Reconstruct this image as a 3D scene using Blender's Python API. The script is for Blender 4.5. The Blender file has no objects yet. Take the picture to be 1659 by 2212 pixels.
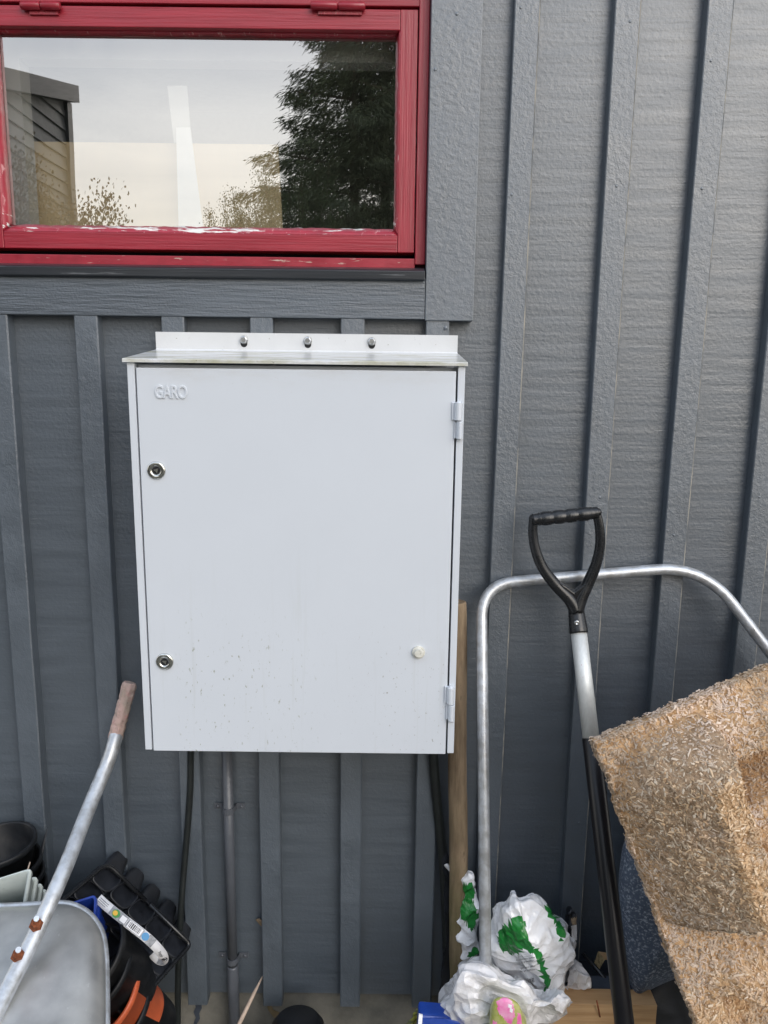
import bpy, bmesh, math, random
import numpy as np
from mathutils import Vector, Matrix, noise as mnoise
from mathutils.bvhtree import BVHTree
random.seed(7); RS=np.random.RandomState(7)
S=bpy.context.scene
# ------------------------------------------------------------------ camera
F=1662.0; PIT=math.radians(10.47); ROL=math.radians(.68); DIST=1.37; EYE=1.5
fw=np.array([0,math.cos(PIT),-math.sin(PIT)]); u0=np.array([0,math.sin(PIT),math.cos(PIT)]); r0=np.array([1.,0,0])
RT=r0*math.cos(ROL)+u0*math.sin(ROL); UP=u0*math.cos(ROL)-r0*math.sin(ROL)
CAM=np.array([0,-DIST,EYE])
cd=bpy.data.cameras.new('camera'); cam=bpy.data.objects.new('camera',cd); S.collection.objects.link(cam)
cam.matrix_world=Matrix(((RT[0],UP[0],-fw[0],CAM[0]),(RT[1],UP[1],-fw[1],CAM[1]),(RT[2],UP[2],-fw[2],CAM[2]),(0,0,0,1)))
cd.sensor_fit='AUTO'; cd.sensor_width=36; cd.lens=36*F/2212; cd.clip_start=.02; cd.clip_end=300
S.camera=cam
# ------------------------------------------------------------------ world and sun
W=bpy.data.worlds.new('World'); S.world=W; W.use_nodes=True
nt=W.node_tree; nt.nodes.clear()
def N(nt,t,**k):
    n=nt.nodes.new(t)
    for a,b in k.items(): setattr(n,a,b)
    return n
SUN_EL=math.radians(28); SUN_AZ=math.radians(150)   # azimuth from +Y clockwise: behind the camera, to the right
o=N(nt,'ShaderNodeOutputWorld'); bg=N(nt,'ShaderNodeBackground'); sky=N(nt,'ShaderNodeTexSky')
sky.sky_type='NISHITA'; sky.sun_disc=False; sky.sun_elevation=SUN_EL; sky.sun_rotation=SUN_AZ; sky.air_density=1.0; sky.dust_density=3.5; sky.ozone_density=1.0
bg.inputs['Strength'].default_value=.145
# thin high cloud veiling the blue
tc=N(nt,'ShaderNodeTexCoord'); mp=N(nt,'ShaderNodeMapping'); mp.inputs['Scale'].default_value=(1,1,3.2)
nz=N(nt,'ShaderNodeTexNoise'); nz.inputs['Scale'].default_value=1.7; nz.inputs['Detail'].default_value=5; nz.inputs['Distortion'].default_value=.7
cr=N(nt,'ShaderNodeValToRGB'); cr.color_ramp.elements[0].position=.34; cr.color_ramp.elements[0].color=(.45,.45,.45,1); cr.color_ramp.elements[1].position=.62; cr.color_ramp.elements[1].color=(.95,.95,.95,1)
mx=N(nt,'ShaderNodeMix',data_type='RGBA'); 
sp=N(nt,'ShaderNodeSeparateXYZ'); el=N(nt,'ShaderNodeMapRange'); el.inputs[1].default_value=.14; el.inputs[2].default_value=.58; hz=N(nt,'ShaderNodeMix',data_type='RGBA')
hz.inputs[6].default_value=(13.4,12.8,11.7,1); hz.inputs[7].default_value=(7.0,8.1,9.8,1)   # cloud: creamy towards the horizon, bluer overhead
L=nt.links.new
L(tc.outputs['Generated'],sp.inputs[0]); L(sp.outputs[2],el.inputs[0]); L(el.outputs[0],hz.inputs[0]); L(hz.outputs[2],mx.inputs[7])
L(tc.outputs['Generated'],mp.inputs[0]); L(mp.outputs[0],nz.inputs['Vector']); L(nz.outputs[0],cr.inputs[0]); L(cr.outputs[0],mx.inputs[0]); L(sky.outputs[0],mx.inputs[6]); L(mx.outputs[2],bg.inputs[0]); L(bg.outputs[0],o.inputs[0])
sl=bpy.data.lights.new('sun','SUN'); sl.energy=1.2; sl.angle=math.radians(46); sl.color=(1,.96,.92)
so=bpy.data.objects.new('sun',sl); S.collection.objects.link(so)
sd=Vector((math.sin(SUN_AZ)*math.cos(SUN_EL), math.cos(SUN_AZ)*math.cos(SUN_EL), math.sin(SUN_EL)))
so.rotation_euler=sd.to_track_quat('Z','Y').to_euler(); so.location=(-3,-8,9)
S.view_settings.view_transform='Standard'; S.view_settings.look='None'; S.view_settings.gamma=1; S.view_settings.use_curve_mapping=False
S.view_settings.exposure=0.24

# ------------------------------------------------------------------ helpers
def ray(x,y): return fw*F+RT*(x-829.5)-UP*(y-1106)
def P(x,y,w=0.0):                       # point seen at (x,y) of the 1659x2212 view, w metres out from the cladding plane
    d=ray(x,y); return CAM+d*((DIST-w)/d[1])
def proj(v):
    d=np.asarray(v)-CAM; z=d@fw; return 829.5+F*(d@RT)/z, 1106-F*(d@UP)/z
ORG={}
def thing(name,label,cat,loc=(0,0,0),group=None,kind=None):
    o=bpy.data.objects.new(name,None); S.collection.objects.link(o); o.location=loc; ORG[o.name]=np.array(loc,float)
    o.empty_display_size=.05
    o['label']=label; o['category']=cat
    if group: o['group']=group
    if kind: o['kind']=kind
    return o
def obj(name,v,f,m,parent=None,smooth=False,label=None,cat=None,kind=None,group=None,mats=None,mi=None):
    v=np.asarray(v,float); me=bpy.data.meshes.new(name)
    if parent is None:
        lo=v.min(0); hi=v.max(0); org=np.array([(lo[0]+hi[0])/2,(lo[1]+hi[1])/2,lo[2]])
    else: org=ORG[parent.name]
    me.from_pydata((v-org).tolist(),[],[tuple(int(i) for i in q) for q in f]); me.update()
    for x in ([m] if mats is None else mats): me.materials.append(x)
    if mi is not None: me.polygons.foreach_set('material_index',mi)
    if smooth: me.polygons.foreach_set('use_smooth',[len(p.vertices)<=4 for p in me.polygons])
    o=bpy.data.objects.new(name,me); S.collection.objects.link(o)
    if parent is None: o.location=org
    else: o.parent=parent
    ORG[o.name]=org
    if label: o['label']=label
    if cat: o['category']=cat
    if kind: o['kind']=kind
    if group: o['group']=group
    return o
def bevel(o,w=.001,seg=2,ang=35):
    b=o.modifiers.new('bevel','BEVEL'); b.width=w; b.segments=seg; b.limit_method='ANGLE'; b.angle_limit=math.radians(ang); return o
BF=[(0,3,2,1),(4,5,6,7),(0,1,5,4),(1,2,6,5),(2,3,7,6),(3,0,4,7)]
def boxg(x0,x1,y0,y1,z0,z1):
    return np.array([(x0,y0,z0),(x1,y0,z0),(x1,y1,z0),(x0,y1,z0),(x0,y0,z1),(x1,y0,z1),(x1,y1,z1),(x0,y1,z1)],float),[tuple(q) for q in BF]
def join(*gs):
    V=[];Fa=[];n=0
    for v,f in gs:
        V.append(np.asarray(v,float)); Fa+= [tuple(i+n for i in q) for q in f]; n+=len(v)
    return np.vstack(V),Fa
def box(name,x0,x1,w0,w1,z0,z1,m,parent=None,bv=.001,**k):   # w = distance out from the wall (towards the camera)
    v,f=boxg(x0,x1,-w1,-w0,z0,z1); o=obj(name,v,f,m,parent,**k)
    if bv: bevel(o,bv)
    return o
def catmull(pts,n=8,closed=False):
    pts=[np.asarray(p,float) for p in pts]; m=len(pts); out=[]
    rng=range(m if closed else m-1)
    for i in rng:
        if closed: a,b,c,d=pts[i-1],pts[i],pts[(i+1)%m],pts[(i+2)%m]
        else: a,b,c,d=pts[max(i-1,0)],pts[i],pts[i+1],pts[min(i+2,m-1)]
        for k in range(n):
            t=k/n; out.append(.5*((2*b)+(c-a)*t+(2*a-5*b+4*c-d)*t*t+(3*b-a-3*c+d)*t**3))
    if not closed: out.append(pts[-1])
    return np.array(out)
def fillet(pts,rad,n=8):                # polyline with rounded corners (tube bends)
    pts=[np.asarray(p,float) for p in pts]; out=[pts[0]]
    for i in range(1,len(pts)-1):
        a,b,c=pts[i-1],pts[i],pts[i+1]; r=rad[i] if isinstance(rad,(list,tuple)) else rad
        u=(a-b)/np.linalg.norm(a-b); v=(c-b)/np.linalg.norm(c-b)
        r=min(r,np.linalg.norm(a-b)*.48,np.linalg.norm(c-b)*.48); p0=b+u*r; p1=b+v*r
        for k in range(n+1):
            t=k/n; out.append((1-t)**2*p0+2*t*(1-t)*b+t*t*p1)
    out.append(pts[-1]); return np.array(out)
def tubeg(path,rad,seg=12,closed=False,caps=True,flat=1.0,ref=None):
    path=np.asarray(path,float); m=len(path); V=[];Fa=[]
    rad=np.broadcast_to(np.asarray(rad,float),(m,)); ref=np.array([0.,-1,0]) if ref is None else np.asarray(ref,float)
    for i in range(m):
        t=path[(i+1)%m]-path[i-1] if (closed or 0<i<m-1) else (path[1]-path[0] if i==0 else path[-1]-path[-2])
        t=t/(np.linalg.norm(t)+1e-12); n=ref-t*(ref@t)
        if np.linalg.norm(n)<1e-4: n=np.array([1.,0,0])-t*t[0]
        n/=np.linalg.norm(n); b=np.cross(t,n)
        for k in range(seg):
            a=2*math.pi*k/seg; V.append(path[i]+rad[i]*(b*math.cos(a)+n*math.sin(a)*flat))
    for i in range(m if closed else m-1):
        j=(i+1)%m
        for k in range(seg):
            l=(k+1)%seg; Fa.append((i*seg+k,i*seg+l,j*seg+l,j*seg+k))
    if caps and not closed:
        Fa.append(tuple(range(seg))[::-1]); Fa.append(tuple((m-1)*seg+k for k in range(seg)))
    return np.array(V),Fa
def tube(name,path,rad,m,parent=None,seg=12,closed=False,flat=1.0,ref=None,**k):
    v,f=tubeg(path,rad,seg,closed,True,flat,ref); return obj(name,v,f,m,parent,smooth=True,**k)
def basis(ax,hint=(0,0,1)):
    a=np.asarray(ax,float); a/=np.linalg.norm(a); h=np.asarray(hint,float); x=np.cross(h,a)
    if np.linalg.norm(x)<1e-3: x=np.cross(np.array([1.,0,0]),a)
    x/=np.linalg.norm(x); return x,np.cross(a,x),a
def latheg(prof,org,ax,seg=40,wob=0):
    x,y,a=basis(ax); V=[];Fa=[]; org=np.asarray(org,float)
    for (r,h) in prof:
        for k in range(seg):
            t=2*math.pi*k/seg; V.append(org+a*h+(x*math.cos(t)+y*math.sin(t))*r*(1+wob*math.sin(3*t+1)))
    for i in range(len(prof)-1):
        for k in range(seg):
            l=(k+1)%seg; Fa.append((i*seg+k,i*seg+l,(i+1)*seg+l,(i+1)*seg+k))
    return np.array(V),Fa
def lathe(name,prof,org,ax,m,parent=None,seg=40,wob=0,smooth=True,**k):
    v,f=latheg(prof,org,ax,seg,wob); return obj(name,v,f,m,parent,smooth=smooth,**k)
def prismg(poly,axis,depth):            # poly: 3D points of a flat loop, pushed along axis by depth
    p=np.asarray(poly,float); a=np.asarray(axis,float)*depth; n=len(p)
    return np.vstack([p,p+a]),[tuple(range(n))[::-1],tuple(range(n,2*n))]+[(i,(i+1)%n,n+(i+1)%n,n+i) for i in range(n)]
# ------------------------------------------------------------------ materials
def mat(name,col,rough=.5,metal=0,var=.12,vs=25,vst=(1,1,1),bump=0,bs=120,bst=(1,1,1),spec=.5,col2=None,blend=None,bs2=None,b2=0,dist=.002,rv=.0,ior=1.5,coat=0):
    m=bpy.data.materials.new(name); m.use_nodes=True; nt=m.node_tree; L=nt.links.new
    p=nt.nodes['Principled BSDF']; p.inputs['Roughness'].default_value=rough; p.inputs['Metallic'].default_value=metal
    p.inputs['Specular IOR Level'].default_value=spec; p.inputs['IOR'].default_value=ior; p.inputs['Coat Weight'].default_value=coat; p.inputs['Coat Roughness'].default_value=.15
    g=N(nt,'ShaderNodeNewGeometry')
    def nz(scale,st,det=4,ro=.6):
        q=N(nt,'ShaderNodeMapping'); q.inputs['Scale'].default_value=st; L(g.outputs['Position'],q.inputs[0])
        n=N(nt,'ShaderNodeTexNoise'); n.inputs['Scale'].default_value=scale; n.inputs['Detail'].default_value=det; n.inputs['Roughness'].default_value=ro; L(q.outputs[0],n.inputs['Vector']); return n
    n=nz(vs,vst); r=N(nt,'ShaderNodeValToRGB'); lo,hi=(.35,.65) if blend is None else blend
    r.color_ramp.elements[0].position=lo; r.color_ramp.elements[1].position=hi
    c=np.array(col); d=np.array(col2) if col2 is not None else c*(1-var)
    r.color_ramp.elements[0].color=(*d,1); r.color_ramp.elements[1].color=(*(c*(1+var) if col2 is None else c),1)
    L(n.outputs[0],r.inputs[0]); L(r.outputs[0],p.inputs['Base Color'])
    if rv:
        q=N(nt,'ShaderNodeMapRange'); q.inputs[1].default_value=.3; q.inputs[2].default_value=.7; q.inputs[3].default_value=max(rough-rv,.03); q.inputs[4].default_value=rough+rv; L(n.outputs[0],q.inputs[0]); L(q.outputs[0],p.inputs['Roughness'])
    if bump:
        b=N(nt,'ShaderNodeBump'); b.inputs['Strength'].default_value=bump; b.inputs['Distance'].default_value=dist
        n2=nz(bs,bst,5,.55)
        if b2:
            n3=nz(bs2,(1,1,1),3); a=N(nt,'ShaderNodeMath',operation='MULTIPLY_ADD'); a.inputs[1].default_value=b2; L(n3.outputs[0],a.inputs[0]); L(n2.outputs[0],a.inputs[2]); L(a.outputs[0],b.inputs['Height'])
        else: L(n2.outputs[0],b.inputs['Height'])
        L(b.outputs[0],p.inputs['Normal'])
    m['ramp']=r.name
    return m
def overlay(m,col,scale,st,lo,hi,amt=1,zr=None,rough=None,axis=2,det=6):   # stains, chips and dirt with a shape of their own
    nt=m.node_tree; L=nt.links.new; p=nt.nodes['Principled BSDF']; src=p.inputs['Base Color'].links[0].from_socket
    g=N(nt,'ShaderNodeNewGeometry'); q=N(nt,'ShaderNodeMapping'); q.inputs['Scale'].default_value=st; q.inputs['Location'].default_value=(3.1,1.7,scale*.01); L(g.outputs['Position'],q.inputs[0])
    n=N(nt,'ShaderNodeTexNoise'); n.inputs['Scale'].default_value=scale; n.inputs['Detail'].default_value=det; n.inputs['Roughness'].default_value=.65; L(q.outputs[0],n.inputs['Vector'])
    r=N(nt,'ShaderNodeMapRange'); r.inputs[1].default_value=lo; r.inputs[2].default_value=hi; r.inputs[4].default_value=amt; L(n.outputs[0],r.inputs[0]); f=r.outputs[0]
    for (ax,a,b) in (zr or []):
        s=N(nt,'ShaderNodeSeparateXYZ'); L(g.outputs['Position'],s.inputs[0]); k=N(nt,'ShaderNodeMapRange',interpolation_type='SMOOTHSTEP'); k.inputs[1].default_value=a; k.inputs[2].default_value=b; L(s.outputs[ax],k.inputs[0])
        mm=N(nt,'ShaderNodeMath',operation='MULTIPLY'); L(f,mm.inputs[0]); L(k.outputs[0],mm.inputs[1]); f=mm.outputs[0]
    x=N(nt,'ShaderNodeMix',data_type='RGBA'); x.inputs[7].default_value=(*col,1); L(f,x.inputs[0]); L(src,x.inputs[6]); L(x.outputs[2],p.inputs['Base Color'])
    return m
WC=(.060,.077,.097)
m_board=mat('board_paint',WC,.46,var=.08,vs=7,vst=(1,1,6),bump=.34,bs=13,bst=(.35,1,5.0),bs2=150,b2=.6,dist=.0035,rv=.05,spec=1.0,ior=1.65)
overlay(m_board,(.10,.12,.13),45,(.3,1,5),.60,.78,.4)
overlay(m_board,(.34,.36,.37),230,(1,1,1),.725,.76,.8)
overlay(m_board,(.035,.04,.045),6,(1,1,.5),.58,.75,.35)
m_batten=mat('batten_paint',(.066,.084,.105),.46,var=.10,vs=12,bump=.42,bs=130,bst=(1,1,.8),bs2=420,b2=.4,dist=.003,rv=.06,spec=1.0,ior=1.65)
overlay(m_batten,(.33,.35,.37),190,(1,1,1),.72,.77,.6)
m_trim=mat('trim_paint',(.068,.086,.108),.46,var=.10,vs=15,bump=.34,bs=110,bst=(1,1,1.1),bs2=350,b2=.4,dist=.003,rv=.06,spec=1.0,ior=1.65)
m_trimh=mat('trim_paint_lengthwise',(.052,.067,.085),.50,var=.12,vs=15,vst=(.3,1,3),bump=.8,bs=60,bst=(.25,1,3.2),bs2=260,b2=.3,dist=.003,rv=.08,spec=1,ior=1.6)
m_bare=mat('bare_edge',(.30,.28,.24),.7,var=.2,vs=40,vst=(1,1,.5),col2=(.10,.11,.12),blend=(.40,.62),bump=.5,bs=200)
m_plinth=mat('plinth_concrete',(.20,.19,.165),.9,var=.2,vs=14,bump=.6,bs=70,bs2=300,b2=.3,spec=.2,col2=(.11,.11,.10),blend=(.3,.7))
overlay(m_plinth,(.09,.085,.06),9,(1,1,1),.5,.7,.6)
def redm(n,st,bst,col=(.31,.018,.034)):
    m=mat(n,col,.36,var=.14,vs=30,vst=st,bump=.5,bs=75,bst=bst,dist=.0016,rv=.08,spec=.6); overlay(m,(.50,.16,.17),70,bst,.64,.78,.3); return m
m_redh=redm('red_paint_rail',(.2,1,3),(.12,1,4)); m_redv=redm('red_paint_stile',(3,1,.2),(4,1,.12))
m_putty=redm('red_putty',(1,1,1),(.4,1,1),(.34,.02,.04)); overlay(m_putty,(.75,.75,.72),38,(.35,1,2.2),.54,.56,1,[(2,1.76,1.75)]); overlay(m_putty,(.72,.42,.42),60,(3,1,.6),.60,.66,.6)
m_sillred=redm('red_flaking_sill',(1,1,1),(.3,1,1)); overlay(m_sillred,(.62,.55,.45),70,(.3,1,2),.61,.66,.8)
m_flash=mat('sill_metal',(.018,.021,.026),.30,var=.2,vs=30,vst=(.2,1,3),bump=.2,bs=80,bst=(.1,1,4),spec=.6); overlay(m_flash,(.18,.19,.2),45,(.15,1,3),.62,.68,.6)
m_cab=mat('cabinet_enamel',(.60,.635,.685),.32,var=.012,vs=5,bump=.06,bs=700,dist=.0006,spec=.5)
m_door=mat('cabinet_door_enamel',(.60,.635,.685),.32,var=.012,vs=5,bump=.06,bs=700,dist=.0006,spec=.5)
overlay(m_door,(.20,.21,.12),190,(1,1,.42),.61,.66,.8,[(2,1.17,1.0),(0,-.34,-.31),(0,-.05,-.22)])
overlay(m_door,(.22,.21,.17),200,(1,1,.6),.62,.67,.75,[(2,1.15,.97),(0,-.12,.03)])
overlay(m_door,(.40,.39,.36),330,(1,1,1),.62,.70,.6,[(2,1.43,1.49),(0,-.36,-.3)])
overlay(m_door,(.46,.44,.40),28,(.5,1,1.6),.45,.75,.35,[(2,1.46,1.505)])
overlay(m_door,(.40,.41,.36),55,(1.6,1,.07),.58,.80,.35,[(2,1.3,.95)])
m_roof=mat('hood_enamel',(.64,.65,.66),.22,var=.02,vs=20,bump=.08,bs=300,spec=.6); overlay(m_roof,(.38,.37,.25),26,(.5,2,1),.42,.64,.8,[(1,-.035,-.06)]); overlay(m_roof,(.22,.20,.15),150,(1,2,1),.66,.70,.8)
m_dark=mat('dark_gap',(.012,.012,.014),.8,var=.1)
m_zinc=mat('zinc',(.62,.63,.64),.28,1,var=.12,vs=120,bump=.15,bs=300)
m_chrome=mat('lock_chrome',(.60,.60,.57),.2,1,var=.15,vs=200,bump=.1,bs=500)
m_black=mat('black_plastic',(.010,.011,.013),.28,var=.25,vs=40,bump=.08,bs=300,spec=.55,rv=.08)
m_shaft=mat('black_shaft_paint',(.007,.007,.009),.32,var=.1,spec=.35)
m_blackm=mat('black_matte_plastic',(.011,.013,.018),.5,var=.35,vs=40,bump=.1,bs=200,rv=.1); overlay(m_blackm,(.10,.10,.09),180,(1,1,1),.70,.74,.5)
m_potb=mat('black_pot_plastic',(.009,.010,.012),.45,spec=.3,var=.3,vs=30,bump=.1,bs=200,rv=.1); overlay(m_potb,(.06,.055,.05),14,(1,1,1),.55,.8,.5)
m_cable=mat('cable_rubber',(.012,.015,.015),.45,var=.2,vs=60,bump=.1,bs=200)
m_alu=mat('aluminium',(.70,.71,.69),.50,.45,var=.05,vs=60,vst=(4,4,.15),bump=.06,bs=400,bst=(3,3,.1))
m_galv=mat('galvanised',(.56,.59,.63),.42,.62,var=.14,vs=60,bump=.22,bs=190,dist=.0012,rv=.12,col2=(.42,.43,.44),blend=(.38,.62))
overlay(m_galv,(.30,.29,.27),22,(1,1,1),.58,.8,.55); overlay(m_galv,(.8,.8,.8),300,(1,1,1),.70,.74,.6)
m_galvd=mat('galvanised_tray',(.74,.73,.70),.36,.78,var=.1,vs=13,bump=.12,bs=22,dist=.003,rv=.08,col2=(.52,.52,.51),blend=(.30,.70)); overlay(m_galvd,(.36,.35,.32),9,(1,1,1),.56,.80,.35); overlay(m_galvd,(.75,.73,.68),120,(1,.6,1),.70,.74,.7)
overlay(m_galvd,(.88,.88,.86),80,(1.6,1,.25),.64,.69,.5)
m_rust=mat('rust',(.20,.065,.03),.85,var=.35,vs=150,bump=.8,bs=350,spec=.2)
m_grip=mat('worn_grip',(.52,.36,.32),.75,col2=(.36,.29,.24),blend=(.35,.62),vs=55,vst=(1,1,.6),bump=.8,bs=120,dist=.003,spec=.25); overlay(m_grip,(.14,.11,.10),130,(1,1,1),.62,.70,.7); overlay(m_grip,(.50,.22,.22),45,(1,1,1),.57,.68,.5)
m_stake=mat('weathered_stake',(.27,.20,.13),.85,col2=(.14,.10,.065),blend=(.38,.62),vs=16,vst=(3,3,.5),bump=.8,bs=45,bst=(4,4,.35),dist=.003,spec=.2); overlay(m_stake,(.11,.11,.035),8,(1,1,1),.40,.62,.7,[(2,.75,.45)]); overlay(m_stake,(.045,.03,.02),60,(3,3,.4),.64,.72,.7)
m_pine=mat('fresh_pine',(.56,.36,.19),.65,col2=(.42,.25,.12),blend=(.35,.65),vs=18,vst=(.35,2,5),bump=.3,bs=50,bst=(.2,2,5),spec=.25)
m_endg=mat('pine_end_grain',(.46,.34,.18),.8,col2=(.26,.19,.10),blend=(.45,.55),vs=90,vst=(4,1,.4),bump=.4,bs=200,spec=.2)
m_blueplank=mat('blue_grey_plank',(.045,.055,.075),.55,var=.2,vs=20,bump=.3,bs=60)
m_bag=mat('white_film',(.84,.84,.86),.20,var=.05,vs=30,bump=.35,bs=60,dist=.003,spec=.6); overlay(m_bag,(.30,.28,.25),30,(1,1,1),.64,.80,.5)
m_bag2=mat('soiled_white_film',(.62,.61,.62),.24,var=.08,vs=30,bump=.4,bs=55,dist=.004,spec=.6); overlay(m_bag2,(.17,.15,.13),24,(1,1,1),.54,.74,.65)
def crinkle(m,amt=.6,sc=34):
    nt=m.node_tree; L=nt.links.new; p=nt.nodes['Principled BSDF']; src=p.inputs['Normal'].links[0].from_socket if p.inputs['Normal'].links else None
    g=N(nt,'ShaderNodeNewGeometry'); n=N(nt,'ShaderNodeTexNoise'); n.inputs['Scale'].default_value=14; n.inputs['Detail'].default_value=2; L(g.outputs['Position'],n.inputs['Vector'])
    a=N(nt,'ShaderNodeVectorMath',operation='MULTIPLY_ADD'); a.inputs[1].default_value=(.05,.05,.05); L(n.outputs[1],a.inputs[0]); L(g.outputs['Position'],a.inputs[2]); h=None
    for k,(s_,w_) in enumerate(((sc,1.0),(sc*2.3,.4))):
        v=N(nt,'ShaderNodeTexVoronoi'); v.inputs['Scale'].default_value=s_; L(a.outputs[0],v.inputs['Vector']); q=N(nt,'ShaderNodeMath',operation='MULTIPLY_ADD'); q.inputs[1].default_value=w_; L(v.outputs['Distance'],q.inputs[0])
        if h is None: q.inputs[2].default_value=0
        else: L(h,q.inputs[2])
        h=q.outputs[0]
    b=N(nt,'ShaderNodeBump'); b.inputs['Strength'].default_value=amt; b.inputs['Distance'].default_value=.010; L(h,b.inputs['Height'])
    if src: L(src,b.inputs['Normal'])
    L(b.outputs[0],p.inputs['Normal'])
crinkle(m_bag,.3); crinkle(m_bag2,.35,28)
m_green=mat('green_film',(.012,.19,.03),.28,var=.12,vs=40,bump=.3,bs=60,dist=.003,spec=.6)
crinkle(m_green)
m_pink=mat('pink_print',(.72,.13,.38),.35,col2=(.75,.40,.55),blend=(.35,.6),vs=40,bump=.2,bs=60)
m_olive=mat('olive_print',(.30,.33,.06),.35,col2=(.45,.45,.18),blend=(.4,.6),vs=50,bump=.2,bs=60)
m_blue=mat('blue_film',(.01,.05,.30),.3,var=.15,vs=30,bump=.4,bs=70,spec=.6)
m_bluepot=mat('blue_pot_plastic',(.013,.045,.30),.38,var=.12,vs=30,bump=.1,bs=100)
m_whitepot=mat('grey_white_planter',(.50,.55,.53),.42,var=.06,vs=30,bump=.1,bs=100); overlay(m_whitepot,(.20,.2,.18),60,(1,1,1),.62,.75,.5)
m_terra=mat('terracotta_plastic',(.52,.105,.04),.42,var=.1,vs=30,bump=.1,bs=100)
m_ink=mat('print_ink',(.035,.035,.04),.5,var=.1)
m_label=mat('label_white',(.72,.72,.74),.4,var=.04,vs=60)
m_labelg=mat('label_grey_print',(.25,.26,.28),.45,var=.3,vs=160)
m_yrope=mat('yellow_green_film',(.30,.30,.05),.5,col2=(.07,.08,.03),blend=(.4,.6),vs=60,vst=(1,1,3))
m_dusty=mat('dusty_dark_plastic',(.075,.10,.15),.62,var=.15,vs=12,bump=.2,bs=200,spec=.35); overlay(m_dusty,(.42,.47,.54),210,(1,1,1),.50,.66,.8); overlay(m_dusty,(.03,.035,.04),60,(1,1,1),.66,.7,.7)
m_redp=mat('dark_red_plastic',(.14,.008,.015),.4,var=.2)
m_leaf=mat('dry_leaf',(.22,.16,.10),.8,var=.3,vs=80)
m_stick=mat('peeled_stick',(.52,.40,.31),.7,var=.15,vs=60,vst=(1,1,.3),bump=.3,bs=200)
m_cream=mat('cream_board',(.74,.58,.36),.8,var=.04,vs=6,vst=(2,1,.6),spec=.1)
m_paper=mat('white_paper',(.85,.86,.86),.7,var=.03,vs=20,bump=.5,bs=18,dist=.006,spec=.2)
m_inner=mat('interior_frame_white',(.62,.62,.60),.6,var=.03)
m_room=mat('room_wall',(.40,.40,.36),.9,var=.1)
m_reddot=mat('red_ink',(.35,.02,.03),.5)
# ------------------------------------------------------------------ ground
n=24; gx=np.concatenate([np.linspace(-60,-6,8),np.linspace(-5,5,21),np.linspace(6,60,8)]); gy=np.concatenate([np.linspace(-60,-9,8),np.linspace(-8,6,20)])
gv=[(x,y,0.0+(0.015*math.sin(x*2.1+y)*math.sin(y*1.7) if abs(y)<30 and y<-.3 else 0)) for y in gy for x in gx]; nx=len(gx)
gf=[(j*nx+i,j*nx+i+1,(j+1)*nx+i+1,(j+1)*nx+i) for j in range(len(gy)-1) for i in range(nx-1)]
m_ground=mat('earth_and_gravel',(.20,.19,.165),.95,col2=(.12,.115,.09),blend=(.4,.6),vs=3,bump=.8,bs=30,bs2=120,b2=.5,dist=.02,spec=.1)
obj('ground',gv,gf,m_ground,kind='structure',label='bare dark earth in front of the grey wall',cat='ground')
# ------------------------------------------------------------------ house wall
wall=thing('house_wall','blue-grey painted board and batten house wall with a red window over a concrete plinth','wall',(0,0,0))
BZ=.243
def board(x0,x1,z0,z1):
    t=random.uniform(-.0012,.0012); a=random.uniform(0,.0015)
    nx=2; v=[];
    zs=np.linspace(z0,z1,9)
    for z in zs:
        for x,s in ((x0,0),(x1,1)):
            v.append((x,-(a if s else t),z))
    for z in zs:
        for x in (x0,x1): v.append((x,.018,z))
    k=len(zs); f=[]
    for i in range(k-1):
        f.append((2*i,2*i+1,2*i+3,2*i+2)); f.append((2*k+2*i+1,2*k+2*i,2*k+2*i+2,2*k+2*i+3))
        f.append((2*k+2*i,2*i,2*i+2,2*k+2*i+2)); f.append((2*i+1,2*k+2*i+1,2*k+2*i+3,2*i+3))
    f.append((0,2*k,2*k+1,1)); f.append((2*k-2,2*k-1,4*k-1,4*k-2))
    obj('board',v,f,m_board,wall)
def batten(xl0,xr0,z0,xl1,xr1,z1,right=True,th=.018,slant=0):    # bottom and top edges; one worn corner shows bare wood
    n=14; V=[];Fa=[];MI=[]
    c=.0022
    for i in range(n+1):
        t=i/n; z=z0+(z1-z0)*t; xl=xl0+(xl1-xl0)*t+random.uniform(-.0004,.0004); xr=xr0+(xr1-xr0)*t+random.uniform(-.0005,.0005)
        j=random.uniform(-.0004,.0004)
        V+= [(xl,.0,z),(xl,-th+.0015,z),(xl+.0015,-th+j,z),(xr-c,-th+j,z),(xr,-th+c*.8,z),(xr,.0,z)]
    for i in range(n):
        a=i*6;b=a+6
        for k in range(5): Fa.append((a+k,a+k+1,b+k+1,b+k)); MI.append(1 if (k==3 and right) else 0)
    Fa.append((0,5,4,3,2,1)); MI.append(0); Fa.append(tuple(n*6+k for k in range(6))); MI.append(0)
    # open back closed
    for i in range(n): Fa.append((i*6+5,i*6,i*6+6,i*6+11)); MI.append(0)
    obj('batten',V,Fa,None,wall,mats=[m_batten,m_bare],mi=MI)
TB=1.585
low=[(-.988,-.948),(-.836,-.796),(-.684,-.644),(-.531,-.491),(-.383,-.344),(-.232,-.193),(-.077,-.037),(.068,.107)]
for xl,xr in low: batten(xl,xr,.237,xl,xr,TB-.0005 if xl>-.8 else 2.9,right=False,th=.0265)
hi=[(.189,.228,.202,.244),(.358,.3995,.358,.3990),(.500,.540,.507,.549),(.648,.688,.652,.693),(.80,.84,.80,.84),(.952,.992,.952,.992),(1.104,1.144,1.104,1.144)]
for a,b,c,d in hi: batten(a,b,.237,c,d,2.9,th=.023)
cl=[-1.12]+[(a+b)/2 for a,b in low]; 
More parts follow.
